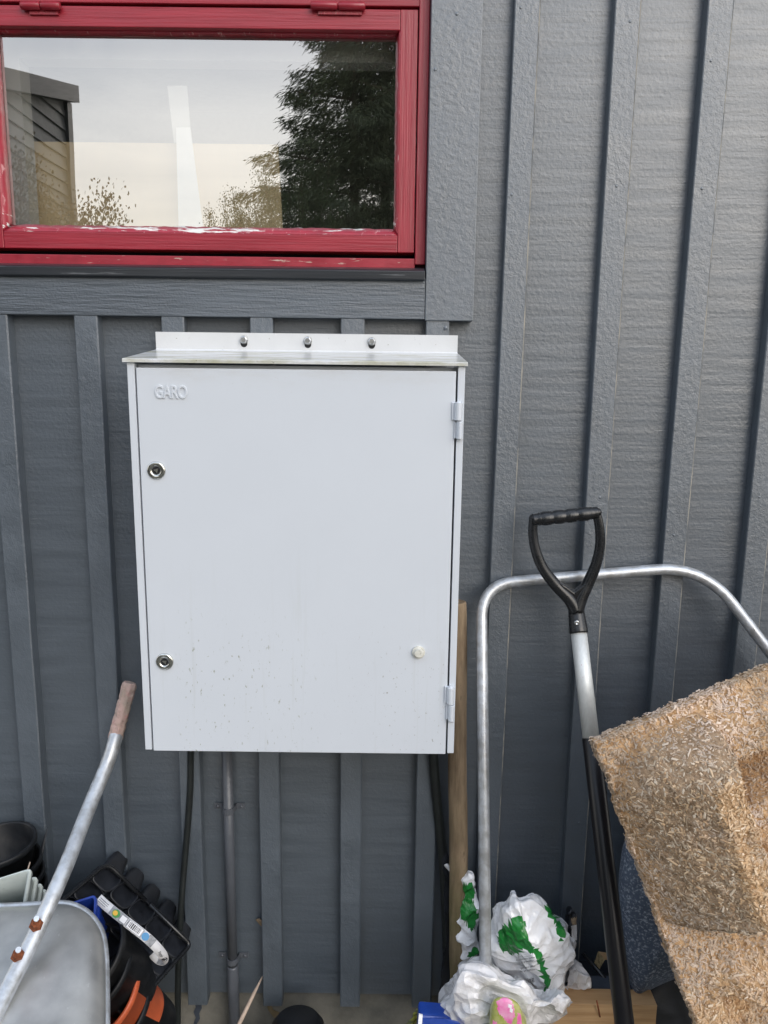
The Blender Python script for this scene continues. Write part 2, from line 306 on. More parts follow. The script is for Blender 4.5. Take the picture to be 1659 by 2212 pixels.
for i in range(len(cl)-1):
    board(cl[i]+.0015,cl[i+1]-.0015,BZ+random.uniform(-.002,.002),1.60 if i>1 else 2.9)
cr_=[.0875]+[(a+b)/2 for a,b,_,_ in hi]+[1.28]
for i in range(len(cr_)-1): board(cr_[i]+.0015,cr_[i+1]-.0015,BZ+random.uniform(-.002,.002),2.9)
box('trim_board',.0655,.147,.0,.0295,1.583,2.9,m_trim,wall,bv=.0012)
box('trim_board',-.78,.0650,.0,.0280,TB,1.652,m_trimh,wall,bv=.0012)
box('trim_board',-.779,-.70,.0,.0295,1.6525,2.9,m_trim,wall,bv=.0012)
box('trim_board',-.6995,.065,.0,.0280,2.135,2.23,m_trimh,wall,bv=.0012)
box('board',-.78,.086,-.018,-.0005,2.231,2.9,m_board,wall,bv=0)
# dimples of nail heads in the right trim board
for x,y in ((987,30),(940,150/1.0),(963,1180*.6)):
    p=P(x,y,.0295); v,f=latheg([(0.0001,.0006),(.0026,.0004),(.0031,-.0004)],p,(0,-1,0),14); obj('nail_head',v,f,m_trim,wall,smooth=True)
for xl,xr,_,_ in hi[:5]:
    for z in (.62,1.23,1.84,2.02):
        v,f=latheg([(.0001,.0005),(.0020,.0005),(.0026,-.0004)],((xl+xr)/2+random.uniform(-.004,.004),-.0231,z+random.uniform(-.06,.06)),(0,-1,0),12); obj('nail_head',v,f,m_trim,wall,smooth=True)
# plinth
v,f=boxg(-1.3,1.5,.016,.25,-.2,.27); o=obj('plinth',v,f,m_plinth,wall)
for (pts,mm) in (([(420,2163),(434,2163),(436,2178),(430,2190),(432,2200),(424,2215),(418,2212),(423,2198),(418,2186),(423,2176)],m_blueplank),([(577,2168),(585,2168),(590,2182),(604,2188),(602,2197),(592,2199),(585,2190),(578,2180)],m_stake)):
    q=[P(x,y,-.0145) for x,y in pts]; v,f=prismg(q,(0,1,0),.001); obj('drip_stain',v,f,mm,wall)
# small things clinging to the wall
q=[P(x,y,.004+.006*s) for x,y,s in ((552,1987,0),(560,1984,1),(566,1990,2),(567,2002,1),(562,1999,.5),(559,1992,0))]
v,f=prismg(q,(0,1,0),.0012); obj('curled_leaf',v,f,m_leaf,None,label='small curled dry leaf caught on the wall beside the grey conduit',cat='leaf')
# ------------------------------------------------------------------ window (part of the wall)
X=600
def z_(y,w,x=X): return P(x,y,w)[2]
FZ0=z_(563,.004); SZ0=z_(542.5,.004); SZ1=z_(17,.004)
wf=box('window',.0475,.0648,-.05,.006,FZ0-.004,2.135,m_redv,wall,bv=.0015,label='red painted top-hung wooden window with worn paint'); 
win=wf
box('frame_jamb',-.6995,-.6835,-.05,.006,FZ0-.004,2.135,m_redv,win,bv=.0015)
box('frame_head',-.6835,.0475,-.05,.0055,SZ1+.004,2.135,m_redh,win,bv=.0012)
box('frame_bottom_rail',-.6835,.0475,-.05,.003,FZ0-.010,FZ0+.006,m_sillred,win,bv=.001)
box('gap_backing',-.6835,.0475,-.06,-.045,FZ0+.003,SZ0+.02,m_dark,win,bv=0)
gx0,gx1=-.645,.0115; gz1=z_(80,-.02); gz0=z_(493.5,-.02)
fx0,fx1=-.651,.0175; fz0=z_(506,.004); fz1=z_(62,.004)
st=box('sash_stile',fx1,.0455,-.035,.004,SZ0,SZ1,m_redv,win,bv=.0012)
box('sash_stile',-.6815,fx0,-.035,.004,SZ0,SZ1,m_redv,win,bv=.0012)
box('sash_rail',fx0+.0004,fx1-.0004,-.035,.0034,SZ0,fz0,m_redh,win,bv=.0012)
box('sash_rail',fx0+.0004,fx1-.0004,-.035,.0034,fz1,SZ1,m_redh,win,bv=.0012)
# putty bevels round the pane
def putty(a,b,c,d): v=[a,b,c,d]; return v
def pw(x,w,z): return np.array([x,-w,z])
def bead(p0,p1,q0,q1,back):
    n=60; V=[];Fa=[]
    for i in range(n+1):
        t=i/n; A=p0+(p1-p0)*t; B=q0+(q1-q0)*t; B=B+np.array([random.uniform(-.0006,.0006),0,random.uniform(-.0009,.0009)])
        V+=[A,A*.45+B*.55+np.array([0,random.uniform(-.0008,.0003),0]),B]
    for i in range(n):
        a=3*i; Fa+= [(a,a+3,a+4,a+1),(a+1,a+4,a+5,a+2)]
    o=obj('putty_bead',V,Fa,m_putty,win,smooth=True); s=o.modifiers.new('solid','SOLIDIFY'); s.thickness=.002; s.offset=0
bead(pw(fx0,.003,fz0),pw(fx1,.003,fz0),pw(gx0,-.019,gz0),pw(gx1,-.019,gz0),1)
bead(pw(fx0,-.010,fz1),pw(fx1,-.010,fz1),pw(gx0,-.019,gz1),pw(gx1,-.019,gz1),1)
bead(pw(fx1,.003,fz0),pw(fx1,.003,fz1),pw(gx1,-.019,gz0),pw(gx1,-.019,gz1),1)
bead(pw(fx0,.003,fz0),pw(fx0,.003,fz1),pw(gx0,-.019,gz0),pw(gx0,-.019,gz1),1)
# pane: clear glass with mirror-like coating of a double pane
mg=bpy.data.materials.new('window_glass'); mg.use_nodes=True; nt=mg.node_tree; nt.nodes.clear(); L=nt.links.new
oo=N(nt,'ShaderNodeOutputMaterial'); mxs=N(nt,'ShaderNodeMixShader'); tr=N(nt,'ShaderNodeBsdfTransparent'); tr.inputs[0].default_value=(.86,.88,.86,1); gl=N(nt,'ShaderNodeBsdfGlossy'); gl.inputs['Roughness'].default_value=.006
gg=N(nt,'ShaderNodeNewGeometry'); nn=N(nt,'ShaderNodeTexNoise'); nn.inputs['Scale'].default_value=4; nn.inputs['Detail'].default_value=1; bb=N(nt,'ShaderNodeBump'); bb.inputs['Strength'].default_value=.08; bb.inputs['Distance'].default_value=.004
L(gg.outputs['Position'],nn.inputs['Vector']); L(nn.outputs[0],bb.inputs['Height']); L(bb.outputs[0],gl.inputs['Normal']); mxs.inputs[0].default_value=.48
L(tr.outputs[0],mxs.inputs[1]); L(gl.outputs[0],mxs.inputs[2]); L(mxs.outputs[0],oo.inputs[0])
v,f=boxg(gx0-.004,gx1+.004,.0200,.0202,gz0-.004,gz1+.004); obj('pane',[v[0],v[1],v[5],v[4]],[(0,1,2,3)],mg,win)
# sill flashing
sy=[(.0,FZ0-.008),(.006,FZ0-.011),(.012,z_(575,.014)),(.030,z_(579,.030)),(.036,z_(582,.036)),(.036,z_(600,.036)),(.032,z_(602,.036)-.001),(.030,z_(597,.034)),(.0,1.652),(-.02,1.652),(-.02,FZ0-.008)]
poly=[(-.6995,-w,z) for w,z in sy]; v,f=prismg(poly,(1,0,0),.6995+.0635); o=obj('sill_flashing',v,f,m_flash,win); bevel(o,.0008)
v,f=prismg([pw(-.20,.0305,z_(584,.0305)),pw(.05,.0305,z_(584.5,.0305)),pw(.05,.0365,z_(588,.0365)),pw(-.2,.0365,z_(587.5,.0365))],(0,0,-1),.001)
# top hinges of the sash
def winhinge(xa,xb):
    za=z_(12,.012,(xa+xb)/2); A=P(xa,12,.012)[0]; B=P(xb,12,.012)[0]; M=(A+B)/2
    g=[]
    for a,b in ((A,M-.0006),(M+.0006,B)):
        prof=[(.0001,0),(.0045,0),(.0058,.0015),(.0058,b-a-.0015),(.0045,b-a),(.0001,b-a)]
        g.append(latheg(prof,(a,-.011,za),(1,0,0),16))
    h=obj('sash_hinge',*join(*g),m_redh,win,smooth=True)
    v,f=boxg(A+.012,B-.006,-.0075,-.002,za-.011,za-.003); v[:2,2]-=.0; obj('hinge_leaf',v,f,m_redv,win)
winhinge(44,130); winhinge(671,789)
# ------------------------------------------------------------------ room behind the pane
rv,rf=boxg(-1.6,1.2,.25,2.6,.3,2.7); obj('room',rv,[tuple(reversed(q)) for q in rf if q!=(0,1,5,4)],m_room,kind='structure',label='dim room behind the window pane',cat='room')
g=[boxg(-.74,.09,.062,.10,gz1-.022,gz1+.08),boxg(-.74,gx0+.012,.062,.10,gz0-.06,gz1-.022),boxg(gx1-.0,.09,.062,.10,gz0-.06,gz1-.022),boxg(-.74,.09,.062,.10,gz0-.1,gz0-.004)]
for i,q in enumerate(g): obj('inner_frame_piece',*q,m_inner,win)
q=[P(8,305,-.12),P(600,312,-.12),P(612,540,-.12),P(8,540,-.12)]
v,f=prismg(q,(0,1,0),.012); obj('cream_board',v,f,m_cream,None,label='cream painted board leaning inside the window, lower left',cat='board')
def strip(n,pts,w,m,lab,cat):
    q=[P(x,y,w) for x,y in pts]; v,f=prismg(q,(0,1,0),.0012); obj(n,v,f,m,None,label=lab,cat=cat)
strip('paper_strip',[(380,275),(411,275),(440,500),(386,500)],-.085,m_paper,'crinkled white paper strip standing upright inside the window','paper')
strip('tape_strip',[(361,185),(404,185),(411,275),(413,308),(376,308)],-.092,m_inner,'pale translucent tape strip above the white paper inside the window','tape')
# ------------------------------------------------------------------ meter cabinet
cab=thing('meter_cabinet','light grey sheet metal electric meter cabinet with a rain hood hung on the grey wall','cabinet',(-.134,-.02,.883))
CX0,CX1,CZ0,CZ1=-.387,.119,.8825,1.507
box('cabinet_body',CX0+.016,CX1-.016,.0275,.178,CZ0+.004,CZ1-.012,m_dark,cab,bv=0)
for xo,s in ((CX0,1),(CX1,-1)):
    g=[boxg(min(xo,xo+s*.0016),max(xo,xo+s*.0016),-.199,-.0275,CZ0,CZ1),boxg(min(xo,xo+s*.0105),max(xo,xo+s*.0105),-.200,-.1992+.001,CZ0,CZ1)]
    x1=xo+s*.0105; g.append(boxg(min(x1,x1-s*.0012),max(x1,x1-s*.0012),-.1975,-.185,CZ0,CZ1))
    bevel(obj('side_panel',*join(*g),m_cab,cab),.0006)
DX0,DX1,DZ0,DZ1=-.3738,.1056,.8805,1.499
door=box('door',DX0,DX1,.182,.200,DZ0,DZ1,m_door,cab,bv=.0012)
door.modifiers['bevel'].segments=3
# hood: flange on the wall, sloping roof, front lip
ft,fb=1.559,1.5300; rz=1.5115
prof=[(.0278,ft),(.0278,ft-.0001),(.0298,ft),(.0298,fb+.001),(.0316,fb-.0005),(.2035,rz+.001),(.2055,rz-.0005),(.2055,rz-.0045),(.2035,rz-.005),(.0295,fb-.004),(.0268,fb-.002),(.0268,ft)]
poly=[(CX0-.005,-w,z) for w,z in prof]; v,f=prismg(poly,(1,0,0),(CX1+.003)-(CX0-.005)); bevel(obj('hood',v,f,m_roof,cab),.0005)
box('hood_soffit',CX0+.01,CX1-.01,.03,.180,CZ1-.014,CZ1-.003,m_cab,cab,bv=0)
for x,y in ((527,734),(665,736),(803,737.5)):
    p=P(x,y,.0300); q=P(x,y+8.5,.0302)
    c=[]
    for k in range(20):
        a=2*math.pi*k/20; c.append((q[0]+.0058*math.cos(a),-.0302,q[2]+.0058*math.sin(a)+(.004 if math.sin(a)>0 else 0)))
    v,f=prismg(c,(0,1,0),.0003); obj('slot',v,f,m_dark,cab)
    v,f=latheg([(.0001,.0015),(.0070,.0015),(.0072,0)],p,(0,-1,0),24); b=obj('bolt',v,f,m_zinc,cab)
    v,f=latheg([(.0001,.0078),(.0048,.0078),(.0061,.0070),(.0062,.0014)],p,(0,-1,0),6); obj('bolt_head',v,f,m_zinc,b)
# locks
def lock(x,y):
    p=P(x,y,.200); s=1.2/1662
    l=lathe('lock',[(.0142,0),(.0142,.0012),(.0132,.0026),(.0112,.0032),(.0088,.0030),(.0070,.0022),(.0062,.0008),(.0060,-.003),(.0001,-.0035)],p,(0,-1,0),m_chrome,door,36)
    lathe('lock_well',[(.0060,.0012),(.0052,.0006),(.0001,.0004)],p,(0,-1,0),m_dark,l,24)
    tri=[p+np.array([.0048*math.cos(a),-.0026,.0048*math.sin(a)]) for a in (math.radians(30+random.uniform(-5,25)+t) for t in (0,120,240))]
    v,f=prismg(tri,(0,1,0),.0016); obj('key_triangle',v,f,m_chrome,l)
    lathe('key_hole',[(.0017,.0025),(.0001,.0026)],p,(0,-1,0),m_dark,l,12)
lock(338,1016); lock(356,1429)
p=P(904,1408,.200)
m_cap=mat('dirty_white_cap',(.62,.61,.55),.6,var=.1,vs=120,bump=.4,bs=250); overlay(m_cap,(.28,.27,.15),180,(1,1,1),.55,.65,.6)
k=lathe('screw_cap',[(.0105,0),(.0105,.003),(.0098,.0042),(.0076,.0046),(.0070,.0085),(.0060,.0092),(.0001,.0094)],p,(0,-1,0),m_cap,door,14,smooth=False)
def knuckle(x0,x1,y0,y1,parent,name='hinge',pin=None):
    a=P(x0,(y0+y1)/2,.200)[0]; b=P(x1,(y0+y1)/2,.200)[0]; z1=P((x0+x1)/2,y0,.205)[2]; z0=P((x0+x1)/2,y1,.205)[2]
    w=b-a; c=[]
    for k in range(9):
        t=math.pi*k/8; c.append((a+w*.62+w*.40*math.cos(t)*(1 if math.cos(t)>0 else 1.0),-(.202+.0105*math.sin(t)),z0))
    c=[(b,-.1995,z0)]+c+[(a,-.2035,z0),(a,-.1995,z0)]
    v,f=prismg(c,(0,0,1),z1-z0); o=obj(name,v,f,m_cab,parent); bevel(o,.0008)
    if pin:
        lathe('hinge_pin',[(.0001,.0022),(.0030,.0018),(.0034,0)],(a+w*.62,-.207,z1 if pin>0 else z0),(0,0,pin),m_cab,o,16)
knuckle(976,998,869,908,door,pin=1); knuckle(981,999,911,948,cab,pin=-1)
knuckle(960,980,1484,1520,door,pin=1); knuckle(963,981,1522,1556,cab,pin=-1)
def textg(s,size=1,extr=.0,offs=0,bev=0,space=1,res=3,shear=0):
    c=bpy.data.curves.new('t','FONT'); c.body=s; c.size=size; c.extrude=extr; c.offset=offs; c.bevel_depth=bev; c.bevel_resolution=1; c.space_character=space; c.resolution_u=res; c.shear=shear
    c.align_x='CENTER'; c.align_y='CENTER'
    o=bpy.data.objects.new('t',c); S.collection.objects.link(o); dg=bpy.context.evaluated_depsgraph_get(); me=bpy.data.meshes.new_from_object(o.evaluated_get(dg))
    v=np.array([q.co[:] for q in me.vertices]); f=[tuple(p.vertices) for p in me.polygons]; bpy.data.objects.remove(o); bpy.data.curves.remove(c); bpy.data.meshes.remove(me); return v,f
# embossed maker's word in the door's top left corner
v,f=textg('GARO',.0235,.0012,.0000,.0005,.95,4); p=P(369.5,846.5,.2008)
cx=(v[:,0].max()+v[:,0].min())/2; cy=(v[:,1].max()+v[:,1].min())/2; sx=.0485/(v[:,0].max()-v[:,0].min()); sz=.0205/(v[:,1].max()-v[:,1].min())
obj('embossed_word',np.c_[p[0]+(v[:,0]-cx)*sx,-.2004-v[:,2],p[2]+(v[:,1]-cy)*sz],f,m_door,door)
# ------------------------------------------------------------------ cables and conduit
def wpath(pts,n=6): return catmull([P(x,y,w) for x,y,w in pts],n)
tube('cable',wpath([(416,1560,.06),(412,1625,.03),(411,1700,.028),(405,1790,.03),(398,1870,.035),(392,1950,.045),(387,2050,.05),(384.5,2120,.05),(384,2230,.05),(384,2420,.06)]),.0062,m_cable,label='thin black cable running down from the left end of the cabinet',cat='cable')
tube('cable',wpath([(934,1560,.05),(936,1625,.04),(941,1700,.035),(950,1790,.03),(957,1850,.03),(963,1960,.03),(966,2060,.03),(968,2300,.04)]),.0092,m_cable,label='thick black cable beside the wooden stake under the right end of the cabinet',cat='cable')
con=thing('conduit','grey painted round conduit pipe clamped to the wall beneath the cabinet','pipe',(-.305,-.02,0))
m_con=mat('conduit_paint',(.085,.093,.108),.38,var=.12,vs=30,vst=(2,2,.3),bump=.3,bs=120,spec=.55)
a=P(493,1600,.014); b=P(502,2088,.014); c=P(507,2330,.014); a[0]=b[0]=c[0]=(a[0]+b[0]+c[0])/3
tube('pipe',[a,b],.0100,m_con,con,16); tube('pipe_sleeve',[b+np.array([0,0,.004]),b,c],[.0104,.0118,.0118],m_con,con,16)
for y in (1752,2077):
    z=P(498,y,.02)[2]; arc=[(a[0]-.030,-.003),(a[0]-.014,-.003)]+[(a[0]+.0118*math.cos(t),-.014-.0125*math.sin(t)) for t in np.linspace(math.pi,0,9)]+[(a[0]+.014,-.003),(a[0]+.030,-.003)]
    V=[];Fa=[]
    for i,(x,yy) in enumerate(arc):
        V+=[(x,yy,z-.006),(x,yy,z+.006)]
    for i in range(len(arc)-1): Fa.append((2*i,2*i+2,2*i+3,2*i+1))
    o=obj('clamp',V,Fa,m_zinc if y>2000 else m_con,con); s=o.modifiers.new('s','SOLIDIFY'); s.thickness=.0016
    o.data.materials[0]=m_con
    for dx in (-.023,.023): lathe('screw',[(.0001,.0022),(.0026,.0018),(.0032,0)],(a[0]+dx,-.004,z),(0,-1,0),m_con,o,10)
# ------------------------------------------------------------------ wooden stake
a=P(987,1300,.045); b=P(991,2110,.075); c=b+(b-a)*.38; pth=[a+(c-a)*t+np.array([.0008*math.sin(t*17),0,0]) for t in np.linspace(0,1,50)]
v,f=tubeg(pth,.0172,20); v+=RS.normal(0,.00025,v.shape); st=obj('stake',v,f,m_stake,smooth=True,label='weathered round wooden stake leaning on the wall right behind the cabinet',cat='stake'); bevel(st,.002,2,60)
# ------------------------------------------------------------------ galvanised hoop
B0=P(1050,2212,.32); T0=P(1040,1262,.035); dn=(B0-T0); dn/=np.linalg.norm(dn)
R1=P(1520,1222,.035); R2=P(1740,1510,.10)
pth=fillet([T0+dn*1.16,T0+dn*.5,T0,P(1052,1262,.033),R1,R2,R2+(R2-R1)*1.2],[0,0,.06,.06,.075,.1,0],10)
pth=fillet([T0+dn*1.16,T0,R1,R2+(R2-R1)*.2,R2+(R2-R1)*.2+np.array([.05,-.3,-.9])],[0,.062,.085,.06,0],12)
tube('tube_hoop',pth,.0098,m_galv,seg=18,label='bent galvanised steel tube hoop standing against the wall behind the shovel handle',cat='tube frame')
# ------------------------------------------------------------------ shovel with D grip
sh=thing('shovel','long shovel with a black D grip, bare aluminium upper shaft and black lower shaft','shovel',tuple(P(1390,2560,.45)))
A=P(1246.5,1335,.085); B=P(1352,2240,.355); dr=(B-A)/np.linalg.norm(B-A)
def onl(y):                              # point of the shaft at image row y
    lo,hi=-.3,2.0
    for _ in range(40):
        m=(lo+hi)/2; 
        if proj(A+dr*m)[1]<y: lo=m
        else: hi=m
    return A+dr*lo
tube('aluminium_shaft',[onl(1345),onl(1600)],.0138,m_alu,sh,28)
zb=onl(1594); e=A+dr*((A[2]-.03)/(-dr[2])); tube('black_shaft',[zb,zb+dr*.002,e],[.0138,.0149,.0149],m_shaft,sh,28)
g=[]
def pp(l,w0=.085): return catmull([P(x,y,w0+dw) for x,y,dw in l],7)
la=pp([(1153,1117,0),(1151,1150,0),(1157,1188,0),(1172,1226,0),(1199,1262,0),(1230,1294,.002),(1244,1318,.004)])
ra=pp([(1288,1107,0),(1295,1140,0),(1296,1178,0),(1288,1218,0),(1272,1256,0),(1256,1290,.002),(1246,1318,.004)])
def wid(n,a,b,e=1.6): return [a+(b-a)*(i/(n-1))**e for i in range(n)]
tube('grip_arm',la,wid(len(la),.0078,.0122),m_black,sh,16,flat=1.0); tube('grip_arm',ra,wid(len(ra),.0078,.0122),m_black,sh,16)
v,f=prismg([P(x,y,.094) for x,y in ((1206,1256),(1226,1268),(1241,1279),(1256,1268),(1276,1250),(1264,1285),(1247,1316),(1232,1300))],(0,1,0),.016); bevel(obj('grip_web',v,f,m_black,sh),.003,3)
c0=P(1150,1123,.087); c1=P(1291,1107,.087); n=50; pth=[c0+(c1-c0)*i/(n-1)+np.array([0,0,-.0]) for i in range(n)]
rr=[.0112-.0015*math.exp(-(((i/(n-1)*5.3-.15)%1-.5)/.16)**2*1.0)*(1 if .1<i/(n-1)<.9 else 0)+(.001 if .1<i/(n-1)<.9 else -.001) for i in range(n)]
tube('grip_bar',pth,rr,m_black,sh,20)
for q in (P(1152,1120,.085),P(1290,1106,.085)):
    v,f=latheg([(.0001,.0085),(.0055,.0075),(.0072,.003),(.0072,-.003),(.0055,-.0075),(.0001,-.0085)],q,(0,-1,0),20); obj('grip_corner',v,f,m_black,sh,smooth=True)
s0,s1,s2,s3=onl(1296),onl(1322),onl(1352),onl(1368)
tube('grip_socket',[s0,s1,s2,s3-dr*.003,s3],[.0115,.0138,.0155,.0160,.0158],m_black,sh,24)
p=P(1245.5,1345,.1025); lathe('rivet',[(.0001,.0008),(.0016,.0010),(.0018,.0022),(.0036,.0026),(.0044,.0012),(.0046,-.001)],p,(0,-1,0),m_zinc,sh,20)
for y in (1430,1456):
    q=onl(y); v,f=boxg(q[0]-.005,q[0]-.0005,q[1]-.0142,q[1]-.0135,q[2]-.0006,q[2]+.0006); obj('red_mark',v,f,m_reddot,sh)
# ------------------------------------------------------------------ soft lumpy shapes
def smooth_poly(pts,n):
    c=catmull([np.array([a,b,0.]) for a,b in pts],10,True)[:,:2]; return c
def vnorm(V,Fa):
    n=np.zeros_like(V)
    for q in Fa:
        a,b,c=V[q[0]],V[q[1]],V[q[2]]; k=np.array([(b[1]-a[1])*(c[2]-a[2])-(b[2]-a[2])*(c[1]-a[1]),(b[2]-a[2])*(c[0]-a[0])-(b[0]-a[0])*(c[2]-a[2]),(b[0]-a[0])*(c[1]-a[1])-(b[1]-a[1])*(c[0]-a[0])])
        for i in q: n[i]+=k
    return n/(np.linalg.norm(n,axis=1)[:,None]+1e-12)
def crumple(V,Fa,layers,seed):           # sharp-creased dents and folds at several scales
    nn=vnorm(V,Fa); off=seed*3.7
    for k,(amp,fr) in enumerate(layers):
        d=np.empty(len(V)); g=np.array([1+.5*math.sin(seed+k),1+.5*math.cos(seed*2+k),.8])
        for i,p in enumerate(V):
            w=mnoise.noise_vector(Vector(p*fr*.6+off))*.35; q=Vector(p*fr*g+off+k*9)+w
            x=abs(mnoise.noise(q)); y=abs(mnoise.noise(q*1.3+Vector((5,1,2)))); d[i]=.28-x*1.25-min(y,.45)*.55
        V=V+nn*(d*amp)[:,None]*2.2
    return V
def blobg(out,ctr,w0,T,nr=36,na=150,full=.5,crum=None,seed=0,back=None,dirn=1):
    """closed lump whose silhouette follows the outline; w0 = its mid-plane distance, T = bulge towards the viewer"""
    c=catmull([np.array([a,b,0.]) for a,b in out],14,True)[:,:2]
    d=np.r_[0,np.cumsum(np.linalg.norm(np.diff(np.vstack([c,c[:1]]),axis=0),axis=1))]; s=np.linspace(0,d[-1],na,endpoint=False); cc=np.vstack([c,c[:1]])
    ring=np.c_[np.interp(s,d,cc[:,0]),np.interp(s,d,cc[:,1])]; ctr=np.array(ctr,float)
    W=w0 if callable(w0) else (lambda x,y:w0)
    V=[P(*ctr,W(*ctr)+T)];Fa=[]; rows=[]
    th=np.linspace(0,math.pi,2*nr+1)[1:-1]
    for t in th:
        r=math.sin(t)**(.9) ; h=abs(math.cos(t))**full*(1 if math.cos(t)>0 else -1)
        TT=T if h>0 else (back if back is not None else T)
        for q in ring:
            x,y=ctr+(q-ctr)*r; V.append(P(x,y,W(x,y)+TT*h))
    V.append(P(*ctr,W(*ctr)-(back if back is not None else T))); n=len(th); last=len(V)-1
    for k in range(na):
        l=(k+1)%na; Fa.append((0,1+k,1+l)); Fa.append((last,1+(n-1)*na+l,1+(n-1)*na+k))
        for i in range(n-1): Fa.append((1+i*na+k,1+(i+1)*na+k,1+(i+1)*na+l,1+i*na+l))
    V=np.array(V); Fa=[tuple(reversed(q)) for q in Fa]
    if crum: V=crumple(V,Fa,crum,seed)
    return V,Fa
def inpoly(x,y,p):
    r=False; n=len(p); j=n-1
    for i in range(n):
        if (p[i][1]>y)!=(p[j][1]>y) and x<(p[j][0]-p[i][0])*(y-p[i][1])/(p[j][1]-p[i][1])+p[i][0]: r=not r
        j=i
    return r
def paint(o,polys,org):                  # printed areas of a film: polys=[(points,slot)]
    me=o.data; mi=[0]*len(me.polygons)
    for p in me.polygons:
        c=np.array(p.center[:])+org
        if p.normal.y>.25: continue
        x,y=proj(c)
        for q,s in polys:
            if inpoly(x,y,q): mi[p.index]=s
    me.polygons.foreach_set('material_index',mi)
def wrap(v2,f,o,org,mt,name,parent,lift=.0022):    # lay flat print on a surface
    bm=BVHTree.FromPolygons([tuple(np.array(q.co[:])+org) for q in o.data.vertices],[tuple(p.vertices) for p in o.data.polygons])
    out=[];ok=True
    for x,y in v2:
        d=ray(x,y); d=d/np.linalg.norm(d); h=bm.ray_cast(Vector(CAM),Vector(d))
        if h[0] is None: h=(Vector(P(x,y,.1)),)
        out.append(np.array(h[0][:])-d*lift)
    obj(name,out,f,mt,parent)
def bagtext(s,x,y,size,rot,o,org,mt=None,shear=0,parent=None):
    v,f=textg(s,1,shear=shear); c,sn=math.cos(rot),math.sin(rot); pts=[(x+size*(a*c+b*sn),y+size*(a*sn-b*c)) for a,b,_ in v]; wrap(pts,f,o,org,mt or m_ink,'printed_text',parent or o)
# white soil bag, upper
out=[(1062,1985),(1075,1955),(1096,1945),(1107,1924),(1120,1936),(1150,1934),(1183,1950),(1205,1976),(1222,2003),(1234,2038),(1238,2080),(1232,2120),(1215,2148),(1180,2152),(1130,2120),(1090,2100),(1056,2060)]
V,Fa=blobg(out,(1150,2045),.145,.085,44,190,.55,[(.012,9),(.0085,19),(.003,42)],3)
bag=obj('soil_bag',V,Fa,None,smooth=False,mats=[m_bag,m_green,m_ink],label='upright crumpled white plastic soil bag with green stripes, against the wall',cat='plastic bag'); borg=ORG[bag.name]
paint(bag,[([(1079,2000),(1097,1999),(1105,1983),(1113,1976),(1127,1983),(1140,1993),(1132,2008),(1148,2040),(1158,2052),(1154,2060),(1133,2051),(1110,2063),(1082,2054),(1076,2030)],1),
 ([(1176,1948),(1188,1956),(1200,1976),(1214,1998),(1222,2026),(1212,2030),(1200,1998),(1184,1975)],1),
 ([(1154,2048),(1170,2056),(1178,2085),(1189,2116),(1186,2130),(1180,2150),(1172,2150),(1178,2126),(1166,2096),(1158,2070)],1)],borg)
ang=-.16
bagtext('- | - L_____ ?',1133,2064,7,ang,bag,borg); bagtext('in gräsmatta varken',1135,2071,5.2,ang,bag,borg); bagtext('t ur gräsmattan',1138,2077,5.2,ang,bag,borg)
bagtext('ger bara skiks',1140,2089,5.6,ang,bag,borg); bagtext('för att stimulera',1141,2096,5.6,ang,bag,borg); bagtext('der jag',1136,2119,13,ang-.1,bag,borg)
# bag strip between the stake and the hoop
out=[(1008,1888),(1022,1893),(1032,1915),(1036,1960),(1034,2000),(1040,2030),(1030,2080),(1000,2090),(985,2000),(990,1940)]
V,Fa=blobg(out,(1012,1985),.075,.022,26,90,.6,[(.008,16),(.004,40)],11,)
b2=obj('soil_bag',V,Fa,None,smooth=True,mats=[m_bag,m_green],label='crumpled green and white plastic wrapped behind the wooden stake',cat='plastic bag')
paint(b2,[([(995,1912),(1020,1905),(1026,1925),(1022,1945),(1034,1975),(1026,2002),(1019,2012),(995,1980)],1),([(1010,2055),(1032,2044),(1035,2062),(1008,2066)],1)],ORG[b2.name])
out=[(960,1868),(968,1866),(975,1876),(985,1884),(985,1892),(972,1884),(962,1873)]
V,Fa=blobg(out,(974,1878),.05,.006,8,50,.7,[(.003,50)],5); obj('film_scrap',V,Fa,m_bag,smooth=True,label='torn scrap of white film caught at the left of the wooden stake',cat='plastic scrap')
# black ground cloth behind the stake
out=[(953,1838),(968,1835),(976,1890),(980,2000),(980,2150),(968,2200),(950,2180),(948,2150),(958,2060),(960,1950)]
V,Fa=blobg(out,(967,2010),.03,.014,16,80,.6,[(.004,20)],4); obj('ground_cloth',V,Fa,m_blackm,smooth=True,label='folded black ground cloth squeezed between the thick cable and the stake',cat='cloth')
# lower bag
out=[(946,2192),(952,2150),(972,2112),(1005,2087),(1045,2078),(1075,2084),(1104,2105),(1140,2118),(1180,2140),(1215,2152),(1240,2162),(1222,2180),(1190,2205),(1160,2235),(1120,2290),(1050,2330),(975,2300),(940,2240)]
V,Fa=blobg(out,(1070,2190),.24,.095,44,200,.5,[(.012,7),(.011,15),(.0045,38)],21)
bag3=obj('soil_bag',V,Fa,m_bag2,smooth=True,label='slumped soiled white plastic bag lying lowest in the pile behind the steel tube',cat='plastic bag')
out=[(1206,2150),(1222,2110),(1238,2080),(1252,2085),(1270,2102),(1281,2125),(1281,2146),(1262,2155),(1235,2156)]
V,Fa=blobg(out,(1246,2125),.15,.03,26,90,.6,[(.010,18),(.004,45)],31); bt=obj('crumpled_wrapper',V,Fa,m_bag2,smooth=True,label='small crumpled white wrapper with grey print right of the soil bags',cat='wrapper')
bagtext('GDR AB',1234,2104,7,-.6,bt,ORG[bt.name],m_labelg)
out=[(1228,1960),(1240,1972),(1245,1990),(1246,2030),(1240,2060),(1230,2060),(1224,2000)]
